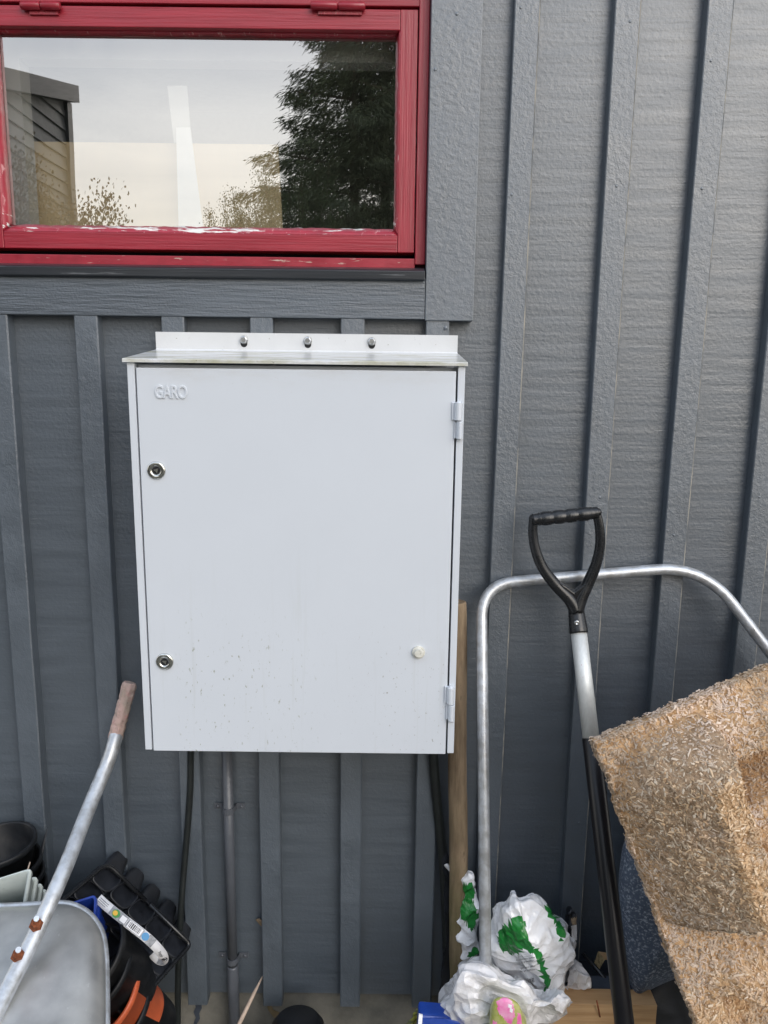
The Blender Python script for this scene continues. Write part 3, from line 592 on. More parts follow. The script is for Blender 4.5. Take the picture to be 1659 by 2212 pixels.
V,Fa=blobg(out,(1236,2010),.06,.018,16,60,.6,[(.006,30)],8); b4=obj('wrapper',V,Fa,None,smooth=True,mats=[m_blackm,m_label,m_leaf],label='dark printed wrapper peeping out behind the right edge of the upright bag',cat='wrapper'); paint(b4,[([(1234,2000),(1250,1996),(1250,2030),(1236,2034)],1),([(1234,1985),(1250,1980),(1250,1996),(1236,1998)],2)],ORG[b4.name])
for b_ in (bag,b2,bag3,bt):              # film breaks into flat facets between sharp creases
    for p in b_.data.polygons: p.use_smooth=False
    dm_=b_.modifiers.new('facets','DECIMATE'); dm_.ratio=.2
# printed packs
out=[(1066,2160),(1090,2152),(1112,2158),(1128,2178),(1136,2215),(1140,2330),(1060,2330),(1060,2200)]
V,Fa=blobg(out,(1098,2240),.335,.022,22,100,.4,[(.004,14)],9); pk=obj('bulb_pack',V,Fa,None,smooth=True,mats=[m_olive,m_pink,m_bag],label='flower bulb packet with a pink tulip print on olive green at the bottom edge',cat='packet')
paint(pk,[([(1072,2164),(1090,2153),(1104,2160),(1112,2180),(1112,2196),(1104,2214),(1094,2208),(1085,2196),(1076,2186)],1),([(1098,2166),(1106,2174),(1108,2190),(1101,2186)],2),([(1118,2190),(1124,2188),(1128,2215),(1116,2215)],1),([(1064,2200),(1074,2210),(1070,2222),(1064,2222)],1)],ORG[pk.name])
q=[P(905,2192,.30),P(960,2198,.30),P(1010,2210,.31),P(1010,2400,.36),P(890,2400,.36)]
v,f=prismg(q,(0,1,0),.03); s=obj('blue_sack',v,f,m_blue,label='blue plastic sack with a white folded edge at the bottom of the picture',cat='sack'); bevel(s,.004)
q=[P(905,2191,.303),P(913,2193,.303),P(900,2400,.363),P(886,2400,.363)]; v,f=prismg(q,(0,1,0),.002); obj('white_edge',np.array(v),f,m_label,s)
tube('strap',wpath([(922,2170,.05),(908,2185,.06),(896,2200,.07),(885,2225,.09),(870,2300,.1)]),.010,m_yrope,flat=.3,label='yellow-green webbing strap under the concrete edge beside the blue sack',cat='strap')
# ------------------------------------------------------------------ timber pieces
def beam(name,a,b,hz,dp,m,lab,cat,endm=None):   # a,b: front top edge ends; hz height; dp depth back towards wall
    a,b=np.array(a),np.array(b); dn=np.array([0,0,-hz]); bk=np.array([0,dp,0])
    v=[a,b,b+dn,a+dn,a+bk,b+bk,b+dn+bk,a+dn+bk]; f=[(0,3,2,1),(4,5,6,7),(0,1,5,4),(3,7,6,2),(0,4,7,3),(1,2,6,5)]
    o=obj(name,v,f,None,label=lab,cat=cat,mats=[m,endm or m],mi=[0,0,0,0,1,1]); bevel(o,.001); return o
beam('timber_plank',P(1130,2166,.20),P(1420,2172,.20),.11,.035,m_pine,'light pine plank lying on edge beside the soil bags','plank')
nl=P(1297,2190,.203); tube('bent_nail',[P(1289,2162,.215),P(1293,2180,.212),P(1296,2196,.204)],.0014,m_rust,label='rusty bent nail hanging on the face of the light pine plank',cat='nail')
v0=beam('timber_plank',P(1225,2136,.16),P(1400,2134,.16),.10,.03,m_blueplank,'dark blue-grey plank behind the light pine plank','plank')
# dark soil behind planks
obj('soil_fill',*boxg(.20,.75,-.13,-.004,.0,P(1300,2128,.1)[2]-.03),m_blackm,kind='structure',label='dark soil packed between the planks and the wall',cat='soil')
# sawn block
A_=P(1291,2055,.075); bl=[P(1291,2053,.075),P(1303,2078,.085),P(1300,2094,.085),P(1291,2101,.09),P(1283,2085,.085)]
d=P(1420,2076,.03)-P(1291,2055,.075); v,f=prismg([P(1292,2055,.06),P(1307,2073,.09),P(1293,2097,.09),P(1281,2088,.075)],d,1.0)
obj('wood_block',v,f,None,label='short sawn wood block with visible end grain left of the black shaft',cat='wood block',mats=[m_pine,m_endg,m_blueplank],mi=[1,1,0,2,2,2])
tube('metal_rod',[P(1259,2059,.10),P(1345,2158,.16)],.0042,m_black,label='thin dark rod slanting down behind the black shovel shaft',cat='rod')
# ------------------------------------------------------------------ dusty tub and dark things at lower right
out=[(1352,1812),(1339,1868),(1336,1930),(1338,1990),(1350,2070),(1362,2130),(1374,2157),(1400,2141),(1440,2122),(1480,2108),(1560,2085),(1640,2040),(1660,1950),(1600,1850),(1480,1790),(1400,1770)]
V,Fa=blobg(out,(1480,1960),.12,.09,30,150,.45,None,0,.03); obj('dusty_tub',V,Fa,m_dusty,smooth=True,label='dusty dark blue-grey plastic tub standing behind the shovel shaft',cat='tub')
out=[(1352,2160),(1400,2130),(1480,2095),(1600,2070),(1700,2120),(1700,2400),(1500,2440),(1370,2360)]  # black lump added in place of the shadowed hollow under the tub
V,Fa=blobg(out,(1520,2240),.10,.045,16,80,.4,[(.006,8)],2); obj('shadow_lump',V,Fa,m_blackm,smooth=True,label='black lump standing for the dark hollow and shadow below the dusty tub',cat='sack')
tube('red_strap',wpath([(1392,2138,.165),(1386,2170,.175),(1378,2210,.19),(1372,2300,.2)]),.009,m_redp,flat=.4,label='dark red plastic strap hanging below the dusty tub',cat='strap')
# ------------------------------------------------------------------ pressed wood chip pallet
C0=P(1288,1606,.37); C1=P(1500,2204,.42); C2=P(1659,1447,.34)
U=C2-C0; Vv=C1-C0; Nn=np.cross(U,Vv); Nn/=np.linalg.norm(Nn)
if Nn[1]>0: Nn=-Nn
lu,lv=np.linalg.norm(U),np.linalg.norm(Vv)
def st_of(x,y,h=0):                      # view position -> plane coordinates (metres along U and V) at relief height h
    d=ray(x,y); M=np.array([U,Vv,-d]).T; s=-np.linalg.solve(M,C0+Nn*h-CAM); return np.array([s[0]*lu,s[1]*lv])
def poly_st(p): return [st_of(*q) for q in p]
def edge_d(p,a,b):                       # signed distance to the line a-b, positive inside (clockwise polygons on screen)
    e=b-a; return (e[0]*(p[:,1]-a[1])-e[1]*(p[:,0]-a[0]))/np.linalg.norm(e)
def sstep(x): x=np.clip(x,0,1); return x*x*(3-2*x)
def pad(p,pts,ramps):
    q=poly_st(pts); h=np.ones(len(p)); 
    for i,rp in enumerate(ramps):
        e=edge_d(p,q[i],q[(i+1)%len(q)])/abs(rp); h=np.minimum(h,sstep(e) if rp>0 else np.clip(e,0,1)**.85)
    return h
nu,nv=250,330; LU,LV=lu*1.9,lv*1.5
su=np.linspace(0,LU,nu); sv=np.linspace(0,LV,nv); G=np.array([(a,b) for b in sv for a in su])
def relief(p):                           # moulded form, in metres along the top edge (s) and down the side edge (t)
    global FOOT
    s_,t_=p[:,0],p[:,1]; wob=.004*np.sin(t_*23+1)+.003*np.sin(t_*51)
    def ramp(x,w): return 1-np.clip(x/w,0,1)
    def cup(l,lw,r,rw,t0,tw_,b,bw):      # rounded raised or sunk pocket
        x=np.maximum(ramp(s_-l,lw),ramp(r-s_,rw)); y=np.maximum(ramp(t_-t0,tw_),ramp(b-t_,bw)); z=1-np.clip(np.hypot(x,y),0,1); return z**.75
    q=cup(.004+wob*.5,.100,.158+wob,.020,.012+.2*np.clip(.05-s_,0,1),.060,.296+.5*wob,.030); FOOT=q
    h=.108*q
    lipb=.078+.022*np.clip((s_-.11)/.05,0,1)+.004*np.sin(s_*60)
    lip=sstep((lipb-t_)/.012)*sstep((s_-.07)/.06)*sstep(t_/.05); h+=.030*lip*(1-q)
    h-=.065*cup(.150+wob,.015,.60,.03,.090,.012,.172,.030)*(1-q)
    h-=.060*cup(.172+wob,.018,.60,.03,.205,.03,.290,.016)*(1-q)
    bl_=.412+.55*np.clip(s_-.05,0,.06)+.004*np.sin(s_*70)
    h+=.024*cup(.030,.05,.60,.03,.350,.05,9,.02)*sstep((bl_-t_)/.008)
    h-=.045*sstep((t_-bl_)/.012)*sstep((s_-.045)/.02)
    return h
H=relief(G)
def ns(p,s,seed): return np.array([mnoise.noise(Vector((a*s+seed,b*s,seed*.7))) for a,b in p])
H=H+.0030*ns(G,28,3)+.0034*ns(G,85,5)+.0024*ns(G,210,9)
eu,ev=U/lu,Vv/lv
jag=.003
def wp(p,h): return C0+p[:,:1]*eu+p[:,1:]*ev+h[:,None]*Nn
Gj=G.copy(); col=np.arange(nu); 
edgeu=jag*ns(np.c_[np.zeros(nv),sv],110,2)+.004*ns(np.c_[np.zeros(nv),sv],25,6); edgev=jag*ns(np.c_[su,np.zeros(nu)],110,4)
for j in range(nv):
    for i in range(3): Gj[j*nu+i,0]+=edgeu[j]*(1-i/3)
for i in range(nu):
    for j in range(3): Gj[j*nu+i,1]+=edgev[i]*(1-j/3)
top=wp(Gj,H); bot=wp(Gj,np.minimum(H,.02)-.022+.002*ns(G,100,8))
nT=len(top); Fp=[]
for j in range(nv-1):
    for i in range(nu-1):
        a=j*nu+i; Fp.append((a,a+nu,a+nu+1,a+1)); Fp.append((nT+a,nT+a+1,nT+a+nu+1,nT+a+nu))
for j in range(nv-1):
    a=j*nu; Fp.append((a,nT+a,nT+a+nu,a+nu)); a=j*nu+nu-1; Fp.append((a,a+nu,nT+a+nu,nT+a))
for i in range(nu-1):
    a=i; Fp.append((a,a+1,nT+a+1,nT+a)); a=(nv-1)*nu+i; Fp.append((a,nT+a,nT+a+1,a+1))
m_press=mat('pressed_wood',(.60,.40,.23),.85,col2=(.36,.21,.10),blend=(.35,.65),vs=120,vst=(1,1,1),bump=.9,bs=230,bs2=600,b2=.4,dist=.003,spec=.15)
pal=thing('wood_chip_pallet','pressed wood chip pallet with a moulded foot leaning at the right edge','pallet',tuple(C0+Vv*1.3))
PORG=ORG[pal.name]; pb=obj('moulded_deck',np.vstack([top,bot]),Fp,m_press,pal,smooth=True)
# wood chips lying in the pressed surface
m_chip=bpy.data.materials.new('wood_chip'); m_chip.use_nodes=True; nt=m_chip.node_tree; L=nt.links.new; pr=nt.nodes['Principled BSDF']; pr.inputs['Roughness'].default_value=.8; pr.inputs['Specular IOR Level'].default_value=.2
ge=N(nt,'ShaderNodeNewGeometry'); rp=N(nt,'ShaderNodeValToRGB'); els=rp.color_ramp.elements
els[0].position=0; els[0].color=(.32,.20,.11,1); els[1].position=1; els[1].color=(.80,.66,.50,1)
for ps,c in ((.12,(.46,.30,.17,1)),(.50,(.58,.40,.24,1)),(.85,(.66,.49,.32,1))): e_=els.new(ps); e_.color=c
L(ge.outputs['Random Per Island'],rp.inputs[0]); L(rp.outputs[0],pr.inputs['Base Color']); overlay(m_chip,(.36,.30,.25),7,(1,1,1),.44,.58,.6); overlay(m_chip,(.82,.68,.60),6,(1,1,1),.50,.66,.45)
m_chipg=m_chip.copy(); m_chipg.name='greyer_wood_chip'  # darker, greyer chip tones for the slopes of the moulded foot
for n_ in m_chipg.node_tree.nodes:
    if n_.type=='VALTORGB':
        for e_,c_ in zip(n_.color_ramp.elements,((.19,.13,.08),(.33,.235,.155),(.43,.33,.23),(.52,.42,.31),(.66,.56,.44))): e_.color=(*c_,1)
m_pressg=mat('greyer_pressed_wood',(.44,.31,.20),.9,col2=(.27,.18,.11),blend=(.35,.65),vs=110,bump=.9,bs=230,bs2=600,b2=.4,dist=.003,spec=.15)  # deck tone to match, on the foot's slopes but not its flat top
def chips(pp_,nn_,n,lo=.004,hi=.012,lift=.0002,rs=RS,align=None):
    idx=rs.randint(0,len(pp_),n); c=pp_[idx]+nn_[idx]*lift+rs.normal(0,.0008,(n,3)); m_=nn_[idx]+rs.normal(0,.13,(n,3)); m_/=np.linalg.norm(m_,axis=1)[:,None]
    a=rs.normal(size=(n,3)); 
    if align is not None: a=a*.5+align*rs.choice([-1,1],n)[:,None]*1.0
    t=a-m_*(a*m_).sum(1)[:,None]; t/=np.linalg.norm(t,axis=1)[:,None]; b=np.cross(m_,t)
    Lh=rs.uniform(lo,hi,(n,1))/2*(rs.rand(n,1)**.5); Wh=rs.uniform(.0006,.0020,(n,1)); Th=rs.uniform(.0001,.0004,(n,1))
    q=np.stack([c-t*Lh-b*Wh*.4,c-t*Lh*.5+b*Wh,c+t*Lh*.9+b*Wh*.5,c+t*Lh*.7-b*Wh,c+m_*Th*2],1)  # shallow wedge: flat base, raised middle
    V=q.reshape(-1,3); o=np.arange(n)*5; f=[]
    for k in range(4): f.append(np.stack([o+k,o+(k+1)%4,o+4],1))
    return V,np.stack(f,1).reshape(-1,3),idx
me=pb.data; vn=np.array([v.normal[:] for v in me.vertices]); 
front=np.arange(nT); px_=np.array([proj(q) for q in top[::1]])
vis=(px_[:,0]<1800)&(px_[:,1]<2400)
ed=np.concatenate([np.arange(nv)*nu+k for k in (0,1)]+[np.arange(nu)+nu*k for k in (0,1)])
side=[]; sn=[]
for k in np.linspace(0,1,7):
    ii=np.arange(nv)*nu; side.append(top[ii]*(1-k)+bot[ii]*k); sn.append(np.tile(-eu,(nv,1)))
    ii=np.arange(nu); side.append(top[ii]*(1-k)+bot[ii]*k); sn.append(np.tile(-ev,(nu,1)))
VA,FA,IA=chips(top[vis],vn[:nT][vis],27000,.003,.013); VB,FB,_=chips(np.vstack(side),np.vstack(sn),5200); VC,FC,IC=chips(top[vis],vn[:nT][vis],1500,.010,.022,.001)
VV=np.vstack([VA,VB,VC]); FFc=np.vstack([FA,FB+len(VA),FC+len(VA)+len(VB)])
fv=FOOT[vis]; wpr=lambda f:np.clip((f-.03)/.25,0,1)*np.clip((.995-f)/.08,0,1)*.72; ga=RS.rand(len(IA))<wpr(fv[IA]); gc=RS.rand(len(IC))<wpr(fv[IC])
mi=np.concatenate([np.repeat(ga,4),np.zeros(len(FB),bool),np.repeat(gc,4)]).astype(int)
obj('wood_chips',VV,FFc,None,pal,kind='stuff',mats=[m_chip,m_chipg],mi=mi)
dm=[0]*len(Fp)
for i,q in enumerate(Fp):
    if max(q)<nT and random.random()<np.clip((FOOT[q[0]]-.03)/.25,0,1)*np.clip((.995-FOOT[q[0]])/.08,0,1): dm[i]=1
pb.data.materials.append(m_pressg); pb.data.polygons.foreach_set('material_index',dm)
# ------------------------------------------------------------------ wheelbarrow, lower left
wb=thing('wheelbarrow','galvanised wheelbarrow tipped on end with its steel tray facing out, lower left','wheelbarrow',tuple(P(-60,2700,.45)))
def tw(x,y): return .225+.165*(y-1955)/257.
out=[(-420,2000),(-380,1968),(-300,1962),(-100,1961),(40,1957),(120,1952),(158,1956),(192,1975),(216,2008),(226,2050),(229,2120),(229,2300),(224,2500),(190,2620),(60,2680),(-250,2690),(-400,2600),(-430,2300)]
V,Fa=blobg(out,(-60,2260),tw,.050,40,220,.7,None,0,.004); 
keep=len(V)//2+110
obj('tray',V,Fa,m_galvd,wb,smooth=True)
c=catmull([P(x,y,tw(x,y)) for x,y in out],10,True); tube('tray_rim',c,.0058,m_galv,wb,12,True)
H0,H1=P(281,1474,.05),P(252,1584,.070)
HH=[(246,1606,.082),(230,1654,.105),(201,1723,.150),(173,1793,.200),(146,1862,.250),(116,1931,.295),(85,2000,.330),(51,2069,.365),(16,2138,.402),(-20,2210,.440),(-60,2290,.480)]
HH=[P(*q) for q in HH]; H4,H5=HH[6],HH[-1]; hp=catmull([H1]+HH+[H5+(H5-HH[-2])*3],8)
hd=tube('handle_tube',hp,.0122,m_galv,wb,20)
gp=[H0+(H1-H0)*t for t in np.linspace(0,1.12,24)]
v,f=tubeg(gp,[.0120]+[.0135+.0004*math.sin(i*1.9) for i in range(23)],8,ref=(.4,-.9,.1)); v+=RS.normal(0,.0004,v.shape); gr=obj('handle_grip',v,f,m_grip,wb); bevel(gr,.0016)
for x,y,w in ((78,1990,.342),(39,2057,.374)):
    p=P(x,y+8,w-.004); ax=P(x+1,y-14,w+.03)-p
    b=lathe('bolt',[(.0001,.034),(.0042,.034),(.0044,.012)],p,ax,m_rust,wb,14)
    lathe('nut',[(.0044,.017),(.0072,.016),(.0086,.010),(.0088,.004),(.0100,.003),(.0104,0)],p,ax,m_rust,b,6,smooth=False)
    x0,_,_=basis(ax); tube('bolt_tip',[p+ax/np.linalg.norm(ax)*.033,p+ax/np.linalg.norm(ax)*.038],.0040,m_zinc,b,10)
# second handle, mirrored to the far side of the tray
hm=np.array([H5+np.array([-.50,0,0])+(q-H5)*np.array([-1,1,1]) for q in hp]); tube('handle_tube',hm,.0122,m_galv,wb,16)
# ------------------------------------------------------------------ pots and trays behind it
def potprof(R,h,t=.0022,lip=.004):
    return [(R*.70,-h),(R*.97,-.012),(R*.97+lip,-.012),(R+lip,-.010),(R+lip,-.001),(R+lip*.6,0),(R-.0005,0),(R-t,-.003),(R*.70-t,-h+t),(.0001,-h+t)]
cpos=P(-4,1820,.092)
for k in range(9):
    p=cpos+np.array([.0035*k,-.001*k,-.027*k]); ax=np.array([-.05,-.05,1])
    nm='pot'; lab=['topmost black plastic pot of the tall nested stack at the left edge','second black pot from the top of the nested stack at the left edge','third black pot from the top of the nested stack at the left edge'][k] if k<3 else 'black plastic pot hidden low in the nested stack at the left edge'
    R=.0615
    lathe(nm,potprof(R,.13),p+np.array([.004*(k>0),0,-.012*(k>0)]),ax,m_potb,None,48,label=lab,cat='plant pot',group='black pots nested in the stack at the left edge')
# dark pointed leaf
lf=[P(x,y,w) for x,y,w in ((103,1787,.03),(96,1812,.04),(90,1838,.05),(84,1862,.06),(78,1885,.07))]; tube('pointed_leaf',catmull(lf,4),[.0005+.0034*min(1,i/9) for i in range(17)],m_blackm,flat=.3,label='dark pointed plant leaf sticking up beside the black pots',cat='leaf')
tube('thin_twig',[P(65,1862,.13),P(58,1885,.14)],.0012,m_stick,label='thin pale twig tip above the pale planters',cat='twig')
def trayg(c,n,dep,t=.0025,lip=.004,rad=.16):
    """open box from its four rim corners c (TL,TR,BR,BL); dep: vector to its bottom"""
    c=[np.asarray(q,float) for q in c]; ctr=sum(c)/4
    def loop(s,off):
        L_=[]
        for i in range(4):
            a,b,d=c[i-1],c[i],c[(i+1)%4]; p0=b+(a-b)*rad; p1=b+(d-b)*rad
            for k in range(7):
                u=k/6; L_.append((1-u)**2*p0+2*u*(1-u)*b+u*u*p1)
        return [ctr+(q-ctr)*s+off for q in L_]
    size=np.linalg.norm(c[0]-c[2])/2; e=lip/size; ti=t/size; du=dep/np.linalg.norm(dep)
    loops=[loop(.84,dep),loop(1-ti*.5,du*.010),loop(1+e,du*.009),loop(1+e,du*.002),loop(1+e*.6,du*0),loop(1-ti,du*0),loop(.84-ti,dep-du*t)]
    m=len(loops[0]); V=[q for l in loops for q in l]; Fa=[]
    for i in range(len(loops)-1):
        for k in range(m):
            l=(k+1)%m; Fa.append((i*m+k,i*m+l,(i+1)*m+l,(i+1)*m+k))
    Fa.append(tuple(range(m))); Fa.append(tuple((len(loops)-1)*m+k for k in range(m))[::-1]); return V,Fa
# pale planters
tl,tr_,br,bl=P(-75,1921,.195),P(64,1878,.188),P(44,2000,.206),P(-90,2040,.215)
dep=(P(77.5,1896,.173)-P(64,1878,.188))*5
labs=['front grey-white square planter of the nested set beside the wheelbarrow','second grey-white planter, nested right behind the front one','third grey-white planter from the front of the nested set','rearmost grey-white planter, smallest visible corner of the nested set']
for k in range(4):
    off=(P(77.5,1896,.173)-P(64,1878,.188))*k*(1-.06*k)
    V,Fa=trayg([q+off for q in (tl,tr_,br,bl)],4,dep,lip=.003,rad=.08); o=obj('square_planter',V,Fa,m_whitepot,smooth=False,label=labs[k],cat='planter',group='grey-white planters nested behind the wheelbarrow')
    for p in o.data.polygons: p.use_smooth=len(p.vertices)==4
# blue pots
tl,tr_,br,bl=P(118,1962,.17),P(206,1934,.16),P(200,2060,.22),P(112,2090,.225); dep=(P(214,1944,.15)-P(206,1934,.16))*9
for k,lab in enumerate(('front blue square plastic pot behind the wheelbarrow rim','second blue square pot nested just behind the front blue one')):
    off=(P(214,1944,.15)-P(206,1934,.16))*k; V,Fa=trayg([q+off for q in (tl,tr_,br,bl)],4,dep,lip=.002,rad=.10); obj('blue_pot',V,Fa,m_bluepot,smooth=False,label=lab,cat='plant pot',group='blue square pots nested behind the wheelbarrow')
# round pots lying nested, one of them terracotta
def roundpot(x,y,w,R,h,m,lab,ax,g='round pots nested beside the wheelbarrow'): lathe('pot',potprof(R,h,.003,.004),P(x,y,w),ax,m,None,56,label=lab,cat='plant pot',group=g)
ax=np.array([-.42,-.45,.80]); 
roundpot(190,2056,.205,.066,.12,m_potb,'uppermost black round pot, open rim beside the blue pots',ax)
roundpot(203,2090,.195,.068,.12,m_potb,'second black round pot nested under the uppermost one',ax)
roundpot(217,2142,.187,.0715,.12,m_terra,'orange terracotta coloured plastic pot wedged between black pots',ax)
roundpot(238,2172,.165,.076,.13,m_potb,'lowest black round pot under the orange one',ax)
# black multi-cell tray
ct=thing('cell_tray','black plastic multi-cell plant tray tilted against the wall left of the cable','plant tray',tuple(P(300,2150,.1)))
O=P(231,1864,.075); Ue=P(412,2040,.06)-O; Ve=P(128,1952,.175)-O; dp=P(251,1832,.030)-O; dp=dp/np.linalg.norm(dp)*.060
NU_,NV_=5,4; Ve=Ve*1.55; cu,cv=Ue/NU_,Ve/NV_
rimp=fillet([O+Ue*.5,O+Ue,O+Ue+Ve,O+Ve,O,O+Ue*.45],[0,.012,.012,.012,.02,0],6); tube('tray_rim',rimp,.0042,m_black,ct,8)
def cupg():
    V=[];Fa=[]; m=20
    prof=[(1.0,0),(.92,.03),(.90,.10),(.72,.93),(.60,1.0),(.01,1.0)]
    for s,h in prof:
        for k in range(m):
            a=2*math.pi*k/m; ca,sa=math.cos(a),math.sin(a); q=(abs(ca)**4+abs(sa)**4)**-.25 if h<.5 else (abs(ca)**3+abs(sa)**3)**(-1/3)
            V.append(cu*(.5+.5*s*ca*min(q,1.19))+cv*(.5+.5*s*sa*min(q,1.19))+dp*h)
    for i in range(len(prof)-1):
        for k in range(m):
            l=(k+1)%m; Fa.append((i*m+k,i*m+l,(i+1)*m+l,(i+1)*m+k))
    return V,Fa
V,Fa=cupg(); me=bpy.data.meshes.new('cell'); me.from_pydata([tuple(q) for q in V],[],Fa); me.materials.append(m_blackm); me.polygons.foreach_set('use_smooth',[True]*len(Fa))
for i in range(NU_):
    for j in range(NV_):
        c=bpy.data.objects.new('cell',me); S.collection.objects.link(c); c.parent=ct; c.location=tuple(O+cu*i+cv*j-ORG[ct.name])
        s=c.modifiers.new('s','SOLIDIFY'); s.thickness=.0008
# plant label: curled ribbon
rl=thing('plant_label','curled white plastic plant label with a barcode and round emblems','plant label',tuple(P(290,2060,.16)))
mid=[(212,1940,.150),(228,1955,.16),(250,1973,.172),(274,1992,.182),(300,2012,.188),(322,2030,.190),(340,2048,.186),(352,2064,.176),(354,2074,.166),(345,2074,.158),(334,2066,.156),(329,2060,.156)]
cm=catmull([P(*q) for q in mid],8); 
def ribn(i):
    t=cm[min(i+1,len(cm)-1)]-cm[max(i-1,0)]; t/=np.linalg.norm(t); vd=cm[i]-CAM; vd/=np.linalg.norm(vd); b=np.cross(vd,t); b/=np.linalg.norm(b)
    k=i/(len(cm)-1)
    if k>.62: b=b*(1-(k-.62)*1.0)+np.array([0.1,-.55,.35])*(k-.62)*1.6; b/=np.linalg.norm(b)
    return b if b[2]<0 else b
HWd=.0078
Vr=[];Fr=[]
for i in range(len(cm)): b=ribn(i); Vr+=[cm[i]-b*HWd,cm[i]+b*HWd]
Fr=[(2*i,2*i+1,2*i+3,2*i+2) for i in range(len(cm)-1)]
o=obj('label_strip',Vr,Fr,m_label,rl,smooth=True); s=o.modifiers.new('s','SOLIDIFY'); s.thickness=.0006
def rmap(u,vv,lift=.0007):               # u 0..1 along, vv -1..1 across
    x=u*(len(cm)-1); i=int(min(x,len(cm)-2)); t=x-i; c=cm[i]*(1-t)+cm[i+1]*t; b=ribn(i)*(1-t)+ribn(i+1)*t; vd=c-CAM; vd/=np.linalg.norm(vd); return c+b*HWd*vv-vd*lift
LEN=np.linalg.norm(np.diff(cm,axis=0),axis=1).sum()
def disc(u,r,mm,lift,name): obj(name,[rmap(u+r*HWd/LEN*math.cos(a),r*math.sin(a),lift) for a in np.linspace(0,2*math.pi,20,endpoint=False)],[tuple(range(20))],mm,o)
def quad(u0,u1,v0,v1,mm,lift,name): 
    k=max(1,int((u1-u0)/.02)); V=[];
    for i in range(k+1): V+=[rmap(u0+(u1-u0)*i/k,v0,lift),rmap(u0+(u1-u0)*i/k,v1,lift)]
    obj(name,V,[(2*i,2*i+1,2*i+3,2*i+2) for i in range(k)],mm,o)
m_lg=mat('label_green',(.06,.25,.06),.5); m_ly=mat('label_yellow',(.70,.42,.05),.5); m_lb=mat('label_blue',(.05,.25,.50),.5)
quad(.14,.27,-.95,.95,m_labelg,.0009,'printed_band'); disc(.185,.80,m_lg,.0013,'emblem'); disc(.178,.5,m_ly,.0016,'emblem')
quad(.225,.265,-.6,.6,m_label,.0013,'printed_panel')
quad(.02,.11,-.5,-.3,m_labelg,.0009,'printed_line'); quad(.02,.11,-.1,.05,m_labelg,.0009,'printed_line'); quad(.02,.10,.3,.45,m_labelg,.0009,'printed_line')
quad(.275,.395,-.85,.85,m_labelg,.0009,'printed_panel'); quad(.285,.385,-.75,.75,m_label,.0012,'printed_panel')
x=.292
for k in range(9): wv=random.choice((.003,.005,.008)); quad(x,x+wv,-.6,.55,m_ink,.0015,'barcode_bar'); x+=wv+.0045
disc(.42,.80,m_lb,.0012,'emblem'); quad(.44,.50,-.95,.95,m_labelg,.0009,'printed_band')
v,f=textg('Pensé',1,shear=.3); obj('printed_text',[rmap(.61+a*7.0e-3/LEN*.9,.25-b*.9,.0012) for a,b,_ in v],f,m_ink,o)
v,f=textg('10-pack',1); obj('printed_text',[rmap(.61+a*3.6e-3/LEN*.9,-(-.55)-b*.42,.0012) for a,b,_ in v],f,m_labelg,o)
disc(.705,.78,m_ink,.0010,'emblem'); disc(.705,.62,m_label,.0013,'emblem'); v,f=textg('V',1); obj('printed_text',[rmap(.705+a*7e-3/LEN,-b*.9,.0016) for a,b,_ in v],f,m_ink,o)
quad(.745,.84,-.9,.9,m_labelg,.0009,'printed_picture')
# pale stick and upturned pot in the middle
tube('wooden_stick',[P(567,2109,.02),P(548,2147,.05),P(505,2236,.12),P(470,2330,.16)],[.0012,.0036,.0042,.0042],m_stick,label='thin peeled wooden stick leaning on the plinth beside the conduit',cat='stick')
pc=P(643,2196,.11); pc[2]-=.002; lathe('pot',[(.0001,0),(.036,0),(.040,-.003),(.050,-.016),(.062,-.12),(.066,-.12),(.066,-.135),(.060,-.135)],pc,(0,.15,1),m_potb,None,48,label='upturned black round pot at the bottom middle below the plinth',cat='plant pot')
# ------------------------------------------------------------------ surroundings behind the camera, seen in the pane and lighting the wall
m_fol=[mat('conifer_foliage',(.10,.12,.065),.7,col2=(.05,.06,.035),blend=(.35,.65),vs=1.6,spec=.2),mat('hedge_foliage',(.08,.11,.045),.7,col2=(.03,.045,.02),blend=(.35,.65),vs=2,spec=.2),mat('shrub_leaf',(.12,.09,.055),.7,col2=(.06,.05,.03),blend=(.35,.65),vs=5,spec=.2)]
m_bark=mat('bark',(.07,.05,.035),.9,bump=.6,bs=20)
def refl(x,y,dist):                      # place reached by the reflected line of sight
    p=P(x,y,-.02); d=ray(x,y); d=d/d[1]; return np.array([p[0]+d[0]*dist,p[1]-dist,p[2]+d[2]*dist])
def leaves(ctr,dirs,ln,wd,rs):
    n=len(ctr); d=dirs+rs.normal(0,.35,(n,3)); d/=np.linalg.norm(d,axis=1)[:,None]; a=rs.normal(size=(n,3)); b=np.cross(d,a); b/=np.linalg.norm(b,axis=1)[:,None]
    l=ln*rs.uniform(.5,1.2,(n,1)); w=wd*rs.uniform(.5,1.2,(n,1)); q=np.stack([ctr,ctr+d*l*.5+b*w,ctr+d*l,ctr+d*l*.5-b*w],1).reshape(-1,3); o=np.arange(n)*4
    return q,np.stack([o,o+1,o+2,o+3],1)
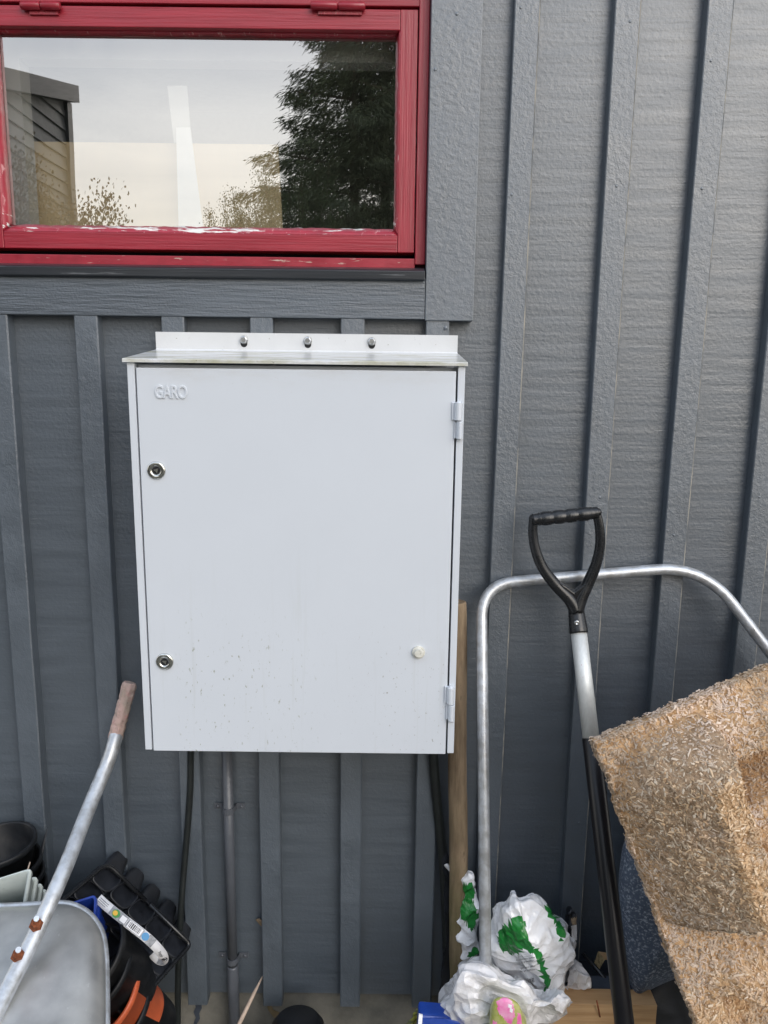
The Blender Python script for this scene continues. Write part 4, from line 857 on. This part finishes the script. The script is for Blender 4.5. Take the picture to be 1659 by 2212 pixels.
def conifer(x,y,h,R,lab,seed,n=95000):
    rs=np.random.RandomState(seed); t=thing('conifer_tree',lab,'tree',(x,y,0),'trees behind the camera')
    v,f=tubeg([(x,y,z) for z in np.linspace(0,h*.97,8)],np.linspace(.16,.02,8),9); obj('trunk',v,f,m_bark,t,smooth=True)
    nb=170; C=[];Dr=[]; g=[]
    for i in range(nb):
        u=(i+rs.rand())/nb; z=h*(.06+.92*u); rr=R*(1-u)**.75*rs.uniform(.65,1.2)+.12; a=rs.rand()*6.283; d=np.array([math.cos(a),math.sin(a),-.12+.35*u]); k=int(n/nb*(rr/R*1.3+.25))
        s=rs.rand(k)**.6; sp=.30*(1-s)+.08; p=np.array([x,y,z])+d*rr*s[:,None]+rs.normal(size=(k,3))*sp[:,None]*np.array([.7,.7,.45]); p[:,2]-=.25*(s**2)*rr*.4; C.append(p); Dr.append(np.tile(d*np.array([1,1,.2])+np.array([0,0,-.75]),(k,1)))
        if i%3==0: obj('limb',*tubeg([(x,y,z),(x+d[0]*rr*.9,y+d[1]*rr*.9,z+d[2]*rr*.7)],[.03,.006],5),m_bark,t)
    q,f=leaves(np.vstack(C),np.vstack(Dr),.15,.0085,rs); obj('crown',q,f,m_fol[0],t)
def bush(x,y,h,R,lab,seed,m,n=9000,nm='bush',ry=1.0):
    rs=np.random.RandomState(seed); t=thing(nm,lab,'bush',(x,y,0),'shrubs behind the camera'); nb=70; C=[];Dr=[];g=[]
    for i in range(nb):
        a=rs.rand()*6.283; tip=np.array([x+math.cos(a)*R*rs.uniform(.2,1),y+math.sin(a)*R*ry*rs.uniform(.2,1),h*rs.uniform(.45,1)]); base=np.array([x,y,0]); s=rs.rand(n//nb)**.5; p=base+(tip-base)*s[:,None]; p+=rs.normal(size=p.shape)*(.045*R+.02); C.append(p); Dr.append(np.tile((tip-base)/np.linalg.norm(tip-base),(len(p),1))); g.append(tubeg([base,(base+tip)/2,tip],[.014,.009,.003],5))
    obj('stem',*join(*g),m_bark,t); C=np.vstack(C); C[:,2]=np.maximum(C[:,2],.03); q,f=leaves(C,np.vstack(Dr),.032,.009,rs); obj('foliage',q,f,m,t)
for (px,dist,h,R,sd_) in ((768,12.0,7.9,1.95,1),(835,13.2,9.6,1.9,2),(880,12.0,9.2,1.9,3)):
    q=refl(px,300,dist); conifer(q[0],q[1],h,R*1.4,['tall dark conifer left of the three reflected in the window','tall dark conifer in the middle of the three reflected in the window','tall dark conifer right of the three reflected in the window'][sd_-1],sd_)
for i,(px,dist,h,R) in enumerate(((650,10.8,4.1,1.0),(545,10.9,3.85,.75),(475,11.0,3.5,.6))):
    q=refl(px,300,dist); bush(q[0],q[1],h*1.08,R,['bushy green shrub beside the conifers behind the camera','middle green shrub of the row behind the camera','lower green shrub farthest from the conifers behind the camera'][i],20+i,m_fol[1],70000)
q=refl(60,330,4.6); bush(q[0]-.30,q[1],3.05,1.05,'brown-leaved shrub beside the neighbouring shed behind the camera',31,m_fol[2],90000)
for i in range(9):  # hedge row out of view, added to keep the low reflections dark
    x=-9+i*3.4
    if i in (2,3): continue
    bush(x,-12.8-.4*(i%2),3.1 if x<0 else 4.2,1.9,'unseen hedge shrub added behind the camera to darken low reflections',50+i,m_fol[1],14000)
# neighbouring shed seen at the left of the pane
c=refl(140,215,9.0); ex=c[0]; y0=c[1]; zc=c[2]
m_lap=mat('grey_lap_siding',(.085,.088,.085),.6,var=.1,vs=6); m_fascia=mat('dark_fascia',(.02,.022,.025),.5)
sh_=thing('neighbour_shed','grey lap-sided shed with a dark fascia reflected at the left of the pane','shed',(ex-1.5,y0+3,0))
k0=0; zz=0.05; pitch=.155
while zz<zc-.1:
    z1=zz+pitch
    ya=y0; yb=y0+6.0
    top_at=lambda y:zc-.12-(y-y0)*.25
    yb2=min(yb,y0+max(0.2,(zc-.0-zz)/.25)) if z1>top_at(yb) else yb
    v=[(ex,ya,zz),(ex,yb2,zz),(ex+.0,yb2,z1),(ex,ya,z1),(ex+.028,ya,zz),(ex+.028,yb2,zz),(ex+.006,yb2,z1),(ex+.006,ya,z1)]
    obj('siding_board',v,[(0,1,2,3),(4,7,6,5),(0,4,5,1),(3,2,6,7),(0,3,7,4),(1,5,6,2)],m_lap,sh_); zz=z1
v,f=boxg(ex-3,ex-.004,y0,y0+6,0,zc-1.6); obj('shed_core',v,f,m_lap,sh_)
v=[(ex-3,y0-.1,zc-.02),(ex+.14,y0-.1,zc-.02),(ex+.14,y0+6,zc-.02-1.5),(ex-3,y0+6,zc-.02-1.5)]; v=v+[(a,b,cc+.20) for a,b,cc in v]
obj('roof',v,[(0,3,2,1),(4,5,6,7),(0,1,5,4),(1,2,6,5),(2,3,7,6),(3,0,4,7)],m_fascia,sh_)
v,f=boxg(ex+.006,ex+.06,y0-.05,y0+.09,0,zc-.05); obj('corner_board',v,f,m_fascia,sh_)
